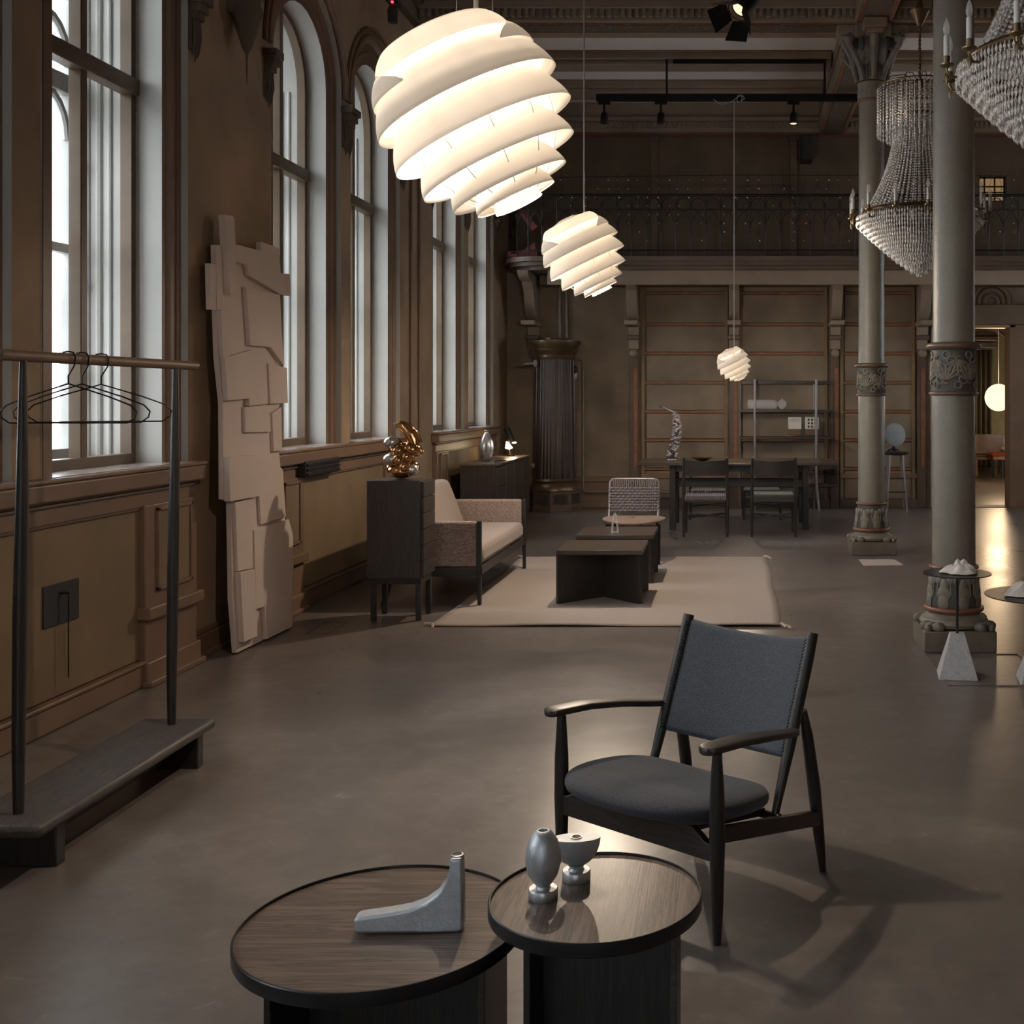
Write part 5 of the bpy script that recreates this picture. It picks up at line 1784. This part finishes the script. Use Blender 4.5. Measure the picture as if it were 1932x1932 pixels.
bt = thing('glass_bottle', 'large clear glass bottle lying on the ladder shelf', 'bottle', (gx(1446, 15.12), 15.12, ZS1))
xb0 = gx(1410, 15.12)
MB().lathe([(0.02, 0), (0.06, 0.004), (0.068, 0.03), (0.068, 0.34), (0.055, 0.38), (0.03, 0.40), (0.028, 0.42)], (xb0, 15.12, ZS1 + 0.07), 24, axis=(1, 0, 0)).build('bottle_body', 'clear', bt)
MB().lathe([(0.03, 0.41), (0.055, 0.43), (0.085, 0.46), (0.06, 0.48), (0.05, 0.50), (0.03, 0.52)], (xb0, 15.12, ZS1 + 0.07 + 0.005), 20, axis=(1, 0, 0)).build('stopper', 'clear', bt)
for i, (p0, p1, lb) in enumerate(((1487, 1512, 'small white box radio with a speckled front on a brown stand'), (1519, 1545, 'small white box with a grid of nine black squares on a brown stand'))):
    x0, x1 = gx(p0, 15.1), gx(p1, 15.1)
    r_ = thing('white_box', lb, 'box', ((x0 + x1) / 2, 15.12, ZS2), 0, 'white boxes on the ladder shelf')
    z0 = ZS2 + 0.10
    box('case', 'white', x0, x1, 15.08, 15.20, z0, z0 + 0.16, r_, 0.006)
    box('stand', 'walnut', x0 + 0.01, x1 - 0.01, 15.09, 15.19, z0 - 0.075, z0, r_, 0.004)
    for x in (x0 + 0.02, x1 - 0.02):
        box('foot', 'brass', x - 0.006, x + 0.006, 15.10, 15.18, ZS2, z0 - 0.075, r_)
    if i == 1:
        for a in range(3):
            for b in range(3):
                xc = x0 + 0.045 + a * 0.045
                zc = z0 + 0.035 + b * 0.045
                box('black_square', 'vent', xc - 0.012, xc + 0.012, 15.076, 15.081, zc - 0.014, zc + 0.014, r_)
    else:
        mb = MB()
        for a in range(9):
            for b in range(3):
                mb.ball((x0 + 0.03 + a * 0.0145, 15.079, z0 + 0.105 + b * 0.015), 0.004, 5, 3)
        tag(mb.build('speckle', 'brass', r_), kind='stuff')

# ================================================================== bar stool with a round fan
bsx = gx(1690, 15.05)
bst = thing('bar_stool', 'dark bar stool standing behind the far column', 'stool', (bsx, 15.05, 0))
MB().lathe([(0.12, 0.74), (0.16, 0.755), (0.175, 0.775), (0.16, 0.785), (0.001, 0.775)], (bsx, 15.05, 0), 24).build('seat', 'oak_x', bst)
for (sx, sy_) in ((-1, -1), (1, -1), (-1, 1), (1, 1)):
    MB().tube([(bsx + sx * 0.08, 15.05 + sy_ * 0.08, 0.75), (bsx + sx * 0.13, 15.05 + sy_ * 0.13, 0.0)], [0.016, 0.013], 8).build('leg', 'steel', bst)
for z, w_ in ((0.26, 0.118), (0.44, 0.10)):
    MB().tube([(bsx - w_, 15.05 - w_, z), (bsx + w_, 15.05 - w_, z)], 0.010, 8).build('foot_rail', 'oak_x', bst)
fn = thing('table_fan', 'blue grey round enamel reflector lamp on the bar stool', 'lamp', (bsx - 0.04, 15.05, 0.785))
MB().lathe([(0.001, -0.03), (0.10, -0.02), (0.15, 0.0), (0.155, 0.01), (0.14, 0.015), (0.001, 0.005)], (bsx - 0.02, 15.0, 1.01), 30, axis=(0.35, -0.9, 0.15)).build('reflector_disc', 'bluegrey', fn)
MB().lathe([(0.08, 0.785), (0.075, 0.81), (0.02, 0.83), (0.012, 0.95)], (bsx - 0.03, 15.05, 0), 16).build('base', 'blackmetal', fn)
MB().tube([(bsx - 0.03, 15.05, 0.93), (bsx - 0.02, 15.03, 1.01)], 0.015, 8).build('neck', 'blackmetal', fn)


# ================================================================== marble based side tables
def pyramid_table(x, y, r, ztop, hb, half, rz, label, disc_label):
    t = thing('side_table', label, 'side table', (x, y, 0), rz, 'marble based side tables')
    L = dict(local=True)
    a, b = half, half * 0.37
    MB().add([(-a, -a, 0), (a, -a, 0), (a, a, 0), (-a, a, 0), (-b, -b, hb), (b, -b, hb), (b, b, hb), (-b, b, hb)],
             [(3, 2, 1, 0), (4, 5, 6, 7), (0, 1, 5, 4), (1, 2, 6, 5), (2, 3, 7, 6), (3, 0, 4, 7)]).build('base', 'marble', t, bevel=0.003, **L)
    MB().tube([(0, 0, hb), (0, 0, ztop - 0.006)], 0.0075, 12).build('rod', 'rimmetal', t, **L)
    MB().lathe([(0.001, ztop - 0.006), (r, ztop - 0.006), (r, ztop), (0.001, ztop)], seg=56).build('top', 'rimmetal', t, **L)
    return t


pyramid_table(1.202, 6.14, 0.182, 0.557, 0.232, 0.104, -0.12, 'small round black side table on a grey marble pyramid before the column', '')
pyramid_table(1.615, 6.03, 0.285, 0.458, 0.21, 0.11, -0.12, 'wider low black side table on marble, cut by the right picture edge', '')


def cloth_blob(x, y, z, rx, ry, h, seed, label, folds=9, n=40):
    rn_ = random.Random(seed)
    ph = [rn_.random() * 6 for _ in range(6)]

    def f(u, v):
        a = 2 * PI * u
        w_ = 1 + 0.10 * math.sin(a * 3 + ph[0]) + 0.05 * math.sin(a * 5 + ph[1])
        r_ = v
        fold = 0.5 + 0.5 * math.sin(a * folds + ph[2] + 2.2 * v)
        hh = h * (1 - v ** 3) * (0.55 + 0.35 * math.sin(a + ph[3]) * v) * (0.6 + 0.6 * fold * v) + h * 0.30 * math.exp(-((v - 0.45) ** 2) / 0.03) * (0.5 + 0.5 * math.sin(a * 2 + ph[4]))
        if v > 0.92:
            hh = 0.5 * h * fold * (1 - v) / 0.08 * 0.3 + 0.002
        return (x + rx * w_ * r_ * math.cos(a), y + ry * w_ * r_ * math.sin(a), z + 0.004 + max(0.0, hh))
    o = MB().grid(f, 110, 16, wu=True).build('folded_cloth', 'cloth', sharp=180)
    s2 = o.modifiers.new('solid', 'SOLIDIFY')
    s2.thickness = 0.003
    tag(o, label, 'cloth', 'white cloths on the side tables')
    return o


cloth_blob(1.215, 6.12, 0.557, 0.10, 0.085, 0.085, 2, 'crumpled white cloth on the small marble based side table', 7)
cloth_blob(1.60, 6.03, 0.458, 0.175, 0.13, 0.095, 9, 'pleated white cloth on the wider side table at the right edge', 13)

# papers and hatch frames on the floor
pa = MB()
p = [fl(1620, 1056), fl(1688, 1056), fl(1705, 1067), fl(1629, 1068)]
pa.prism(p, lambda u, v, w: (u, v, w), 0.001, 0.004)
tag(pa.build('paper_sheet', 'paper', smooth=False), 'pale printed sheet lying on the floor before the far column', 'sheet')


def hatch(name, pts, label):
    t_ = thing(name, label, 'floor hatch', (sum(p[0] for p in pts) / 4, sum(p[1] for p in pts) / 4, 0))
    for i in range(4):
        a, b = pts[i], pts[(i + 1) % 4]
        MB().slab((a[0], a[1], 0.002), (b[0], b[1], 0.002), 0.012, 0.004).build('edge_strip', 'steel', t_)


hatch('floor_hatch', [fl(578, 1196), fl(616, 1196), fl(652, 1175), fl(610, 1174)], 'thin steel framed hatch in the floor by the leaning collage panel')
hatch('floor_hatch', [(1.12, 5.93), (1.66, 5.93), (1.66, 6.66), (1.12, 6.66)], 'thin steel framed hatch in the floor before the near column plinth')

# ================================================================== lounge chair (front)
lc = thing('lounge_chair', 'dark oak lounge chair with blue grey wool seat and back', 'armchair', (-0.288, 3.312, 0), -0.657)
L = dict(local=True)
HF, HB = 0.305, 0.254
PB, PT = Vector((HB, 0.344, 0.245)), Vector((HB, 0.548, 0.757))
for s in (-1, 1):
    MB().tube([(s * HF, 0, 0), (s * HF, 0, 0.10), (s * HF, 0, 0.28), (s * HF, 0, 0.40), (s * HF, 0, 0.528)], [0.011, 0.017, 0.0225, 0.021, 0.0135], 18).build('front_leg', 'oak', lc, **L)
    MB().tube([(s * PB.x, PB.y, PB.z), (s * HB, PB.y + 0.08, PB.z + 0.20), (s * HB, PT.y - 0.03, PT.z - 0.08), (s * PT.x, PT.y, PT.z)], [0.012, 0.019, 0.0195, 0.018], 18).build('back_post', 'oak', lc, **L)
    MB().tube([(s * 0.268, 0.584, 0), (s * 0.266, 0.565, 0.12), (s * 0.264, 0.54, 0.28), (s * 0.262, 0.505, 0.45), (s * 0.260, 0.485, 0.53)], [0.011, 0.018, 0.021, 0.018, 0.012], 16).build('back_leg', 'oak', lc, **L)
    MB().slab((s * 0.300, 0.01, 0.296), (s * 0.270, 0.555, 0.178), 0.022, 0.046).build('side_rail', 'oak_y', lc, bevel=0.004, **L)
    # armrest: lofted paddle
    st_ = [(-0.056, 0.010, 0.542), (-0.052, 0.021, 0.542), (-0.044, 0.030, 0.543), (-0.02, 0.0355, 0.5435), (0.10, 0.035, 0.535), (0.25, 0.031, 0.512), (0.36, 0.026, 0.490), (0.405, 0.020, 0.482), (0.428, 0.014, 0.478)]

    def armf(u, v, s=s):
        k = u * (len(st_) - 1)
        i = min(int(k), len(st_) - 2)
        f_ = k - i
        y, w_, z = [st_[i][j] * (1 - f_) + st_[i + 1][j] * f_ for j in range(3)]
        cx_ = s * (HF + (HB + 0.018 - HF) * max(0, y) / 0.43 + 0.012 * math.sin(max(0, y) / 0.43 * PI))
        a = 2 * PI * v
        e = 0.38
        c2, s2 = math.cos(a), math.sin(a)
        return (cx_ + w_ * abs(c2) ** e * (1 if c2 > 0 else -1), y, z + 0.0105 * abs(s2) ** e * (1 if s2 > 0 else -1))
    mb = MB().grid(armf, 27, 20, wv=True)
    mb.f.append(tuple(range(20)))
    mb.f.append(tuple(26 * 20 + k for k in reversed(range(20))))
    mb.build('armrest', 'oak_y', lc, sharp=50, **L)
ap_ = [(-0.30, 0.226), (0.30, 0.226), (0.30, 0.272), (0.27, 0.276), (0.235, 0.300), (0.20, 0.318), (-0.20, 0.318), (-0.235, 0.305), (-0.27, 0.288), (-0.30, 0.284)]
MB().prism(ap_, lambda u, v, w: (u, w, v), -0.012, 0.012).build('front_apron', 'oak_x', lc, bevel=0.003, **L)
MB().tube([(-0.27, 0.345, 0.238), (0.27, 0.345, 0.238)], 0.013, 12).build('rear_stretcher', 'oak_x', lc, **L)
MB().slab((-0.20, 0.0, 0.30), (-0.20, 0.345, 0.245), 0.03, 0.022).build('seat_bearer', 'oak_y', lc, **L)
MB().slab((0.20, 0.0, 0.30), (0.20, 0.345, 0.245), 0.03, 0.022).build('seat_bearer', 'oak_y', lc, **L)


def seatf(u, v):
    a = 2 * PI * u
    th = PI * v
    c2, s2 = math.cos(a), math.sin(a)
    r_ = abs(math.sin(th)) ** 0.40
    x = 0.305 * abs(c2) ** 0.66 * (1 if c2 > 0 else -1) * r_
    yy = (0.265 * abs(s2) ** 0.85 * -1 if s2 < 0 else 0.225 * abs(s2) ** 0.62) * r_
    if s2 > 0:
        x *= (1 - 0.08 * s2)
    y = 0.150 + yy
    cz = -math.cos(th)
    z = 0.324 - 0.10 * (y - 0.1) + 0.042 * abs(cz) ** 0.75 * (1 if cz > 0 else -1) + 0.16 * x * x
    if cz > 0:
        z -= 0.018 * cz * max(0, 1 - (x / 0.22) ** 2) * max(0, 1 - ((y - 0.22) / 0.22) ** 2)
    else:
        z += 0.02 * -cz * min(1, max(0, -(y - 0.0) / 0.1))
    return (x, y, z)


MB().grid(seatf, 64, 24, wu=True).build('seat', 'denim_d', lc, sharp=180, **L)


def backf(u, v):
    # closed loop around the section (u), along the width (v)
    t_ = 2 * v - 1
    n_ = 40
    s_ = 0.30 + 0.68 * (u * 2 if u < 0.5 else 2 - u * 2)
    P_ = PB.lerp(PT, s_)
    nrm = Vector((0, PT.z - PB.z, -(PT.y - PB.y))).normalized()
    side = -1 if u < 0.5 else 1
    edge = min(1, min(s_ - 0.30, 0.98 - s_) / 0.02)
    th = 0.013 * max(0.0, edge) ** 0.5 * (1 - 0.6 * abs(t_) ** 8)
    sag = 0.040 * (1 - t_ * t_)
    dz = -0.012 * (1 - t_ * t_) * (s_ - 0.3) / 0.68
    q = P_ + nrm * (sag + side * th)
    return (t_ * (HB - 0.010), q.y, q.z + dz)


MB().grid(backf, 80, 26, wu=True).build('backrest', 'denim', lc, sharp=180, **L)
mb = MB()
for s in (-1, 1):
    for k in range(34):
        P_ = PB.lerp(PT, 0.32 + 0.64 * k / 33)
        mb.tube([(s * (HB - 0.020), P_.y - 0.010, P_.z - 0.004), (s * (HB - 0.006), P_.y - 0.017, P_.z + 0.004)], 0.0018, 4)
tag(mb.build('seam_stitches', 'blackmetal', lc, **L), kind='stuff')


# ================================================================== round tables (front)
def make_round(x, y, r, zt, rz, topm, label, kw=0.67):
    t = thing('round_table', label, 'coffee table', (x, y, 0), rz, 'round side tables in the foreground')
    L = dict(local=True)
    MB().lathe([(0.001, zt - 0.020), (r - 0.004, zt - 0.020), (r - 0.004, zt - 0.006), (0.001, zt - 0.006)], seg=96).build('top', topm, t, **L)
    MB().lathe([(r - 0.004, zt - 0.029), (r, zt - 0.029), (r + 0.001, zt - 0.026), (r + 0.001, zt - 0.002), (r - 0.001, zt), (r - 0.004, zt), (r - 0.0045, zt - 0.006), (r - 0.0045, zt - 0.029)], seg=96, cap=False).build('rim', 'rimmetal', t, **L)
    w = r * kw
    d = r * 0.39
    ox = 0.018
    for sg in (-1, 1):
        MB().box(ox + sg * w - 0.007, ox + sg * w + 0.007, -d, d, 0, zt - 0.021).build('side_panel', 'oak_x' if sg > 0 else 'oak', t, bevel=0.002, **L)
    MB().box(ox - w + 0.0075, ox + w - 0.0075, d - 0.016, d, 0, zt - 0.021).build('cross_panel', 'oak', t, **L)
    return t


make_round(-0.739, 2.395, 0.292, 0.40, 0.0, 'oak_top', 'larger lower round dark table with a raised rim, left in the foreground', 0.735)
make_round(-0.284, 2.345, 0.217, 0.48, 0.0, 'oak_top_y', 'smaller higher round dark table with a raised rim, right in the foreground')

# boot shaped aluminium vase on the larger table
bz = 0.394
bo = thing('boot_vase', 'matte aluminium boot shaped vase lying on the larger round table', 'vase', (gx(790, 2.37), 2.365, bz))
kx = 2.365 / F
ox, oz = 873, 1745


def bp(px, py):
    return ((px - 790) * kx, (oz - py) * kx)


prof_ = [bp(675, 1712), bp(688, 1708), bp(730, 1704), bp(775, 1698), bp(805, 1688), bp(828, 1672), bp(843, 1650), bp(850, 1625), bp(851, 1606), bp(874, 1606), bp(875, 1640), bp(876, 1700), bp(876, 1738), bp(868, 1745), bp(800, 1743), bp(677, 1738)]
mb = MB()
mb.prism(prof_, lambda u, v, w: (u, w, v), -0.020, 0.020)
o = mb.build('vase_body', 'alu', bo, local=True, bevel=0.011)
o.modifiers['bevel'].segments = 4
rot = MB().lathe([(0.0125, -0.006), (0.013, 0.002), (0.010, 0.003), (0.009, -0.006)], ((862.5 - 790) * kx, 0, (oz - 1606) * kx), 24, cap=False).build('mouth_ring', 'alu2', bo, local=True)
MB().lathe([(0.001, 0.0), (0.0095, 0.0012)], ((862.5 - 790) * kx, 0, (oz - 1606) * kx), 20).build('mouth_shade_disc', 'vent', bo, local=True)  # black disc painted in place of the shade inside the mouth
bo.rotation_euler = (0, 0, 0.10)

EZ = 0.474
eg = thing('egg_candleholder', 'brushed aluminium egg shaped candleholder on the smaller round table', 'candleholder', (gx(1024, 2.33), 2.335, EZ))
MB().lathe([(0.0285, 0), (0.030, 0.002), (0.030, 0.020), (0.0285, 0.022), (0.001, 0.022)], seg=36).build('foot', 'alu2', eg, **L)
MB().lathe([(0.016, 0.021), (0.0135, 0.027), (0.020, 0.034), (0.030, 0.050), (0.0365, 0.074), (0.036, 0.095), (0.030, 0.118), (0.019, 0.135), (0.013, 0.1395), (0.010, 0.1395), (0.009, 0.12), (0.001, 0.12)], seg=40).build('egg_body', 'alu', eg, **L)
bwl = thing('half_moon_candleholder', 'brushed aluminium half disc candleholder behind the egg shaped one', 'candleholder', (gx(1088, 2.43), 2.425, EZ), 0.12)
MB().lathe([(0.0285, 0), (0.030, 0.002), (0.030, 0.020), (0.0285, 0.022), (0.001, 0.022)], seg=36).build('foot', 'alu2', bwl, **L)


def moonf(u, v):
    # half disc body: lower hemisphere flattened front to back
    a = 2 * PI * u
    th = PI / 2 * v
    return (0.051 * math.sin(th) * math.cos(a), 0.026 * math.sin(th) * math.sin(a), 0.090 - 0.062 * math.cos(th))


mb = MB().grid(moonf, 48, 12, wu=True)
n_ = len(mb.v)
mb.f.append(tuple(i * 12 + 11 for i in range(48)))
mb.build('half_disc_body', 'alu', bwl, sharp=50, **L)
MB().lathe([(0.018, 0.021), (0.014, 0.027), (0.019, 0.034)], seg=28).build('neck', 'alu', bwl, **L)
MB().lathe([(0.010, 0.088), (0.012, 0.092), (0.0095, 0.092), (0.009, 0.086)], seg=24, cap=False).build('candle_cup', 'alu2', bwl, **L)
MB().lathe([(0.001, 0.0905), (0.0095, 0.0908)], seg=20).build('cup_shade_disc', 'vent', bwl, **L)  # flat black disc stands for the shade down in the cup
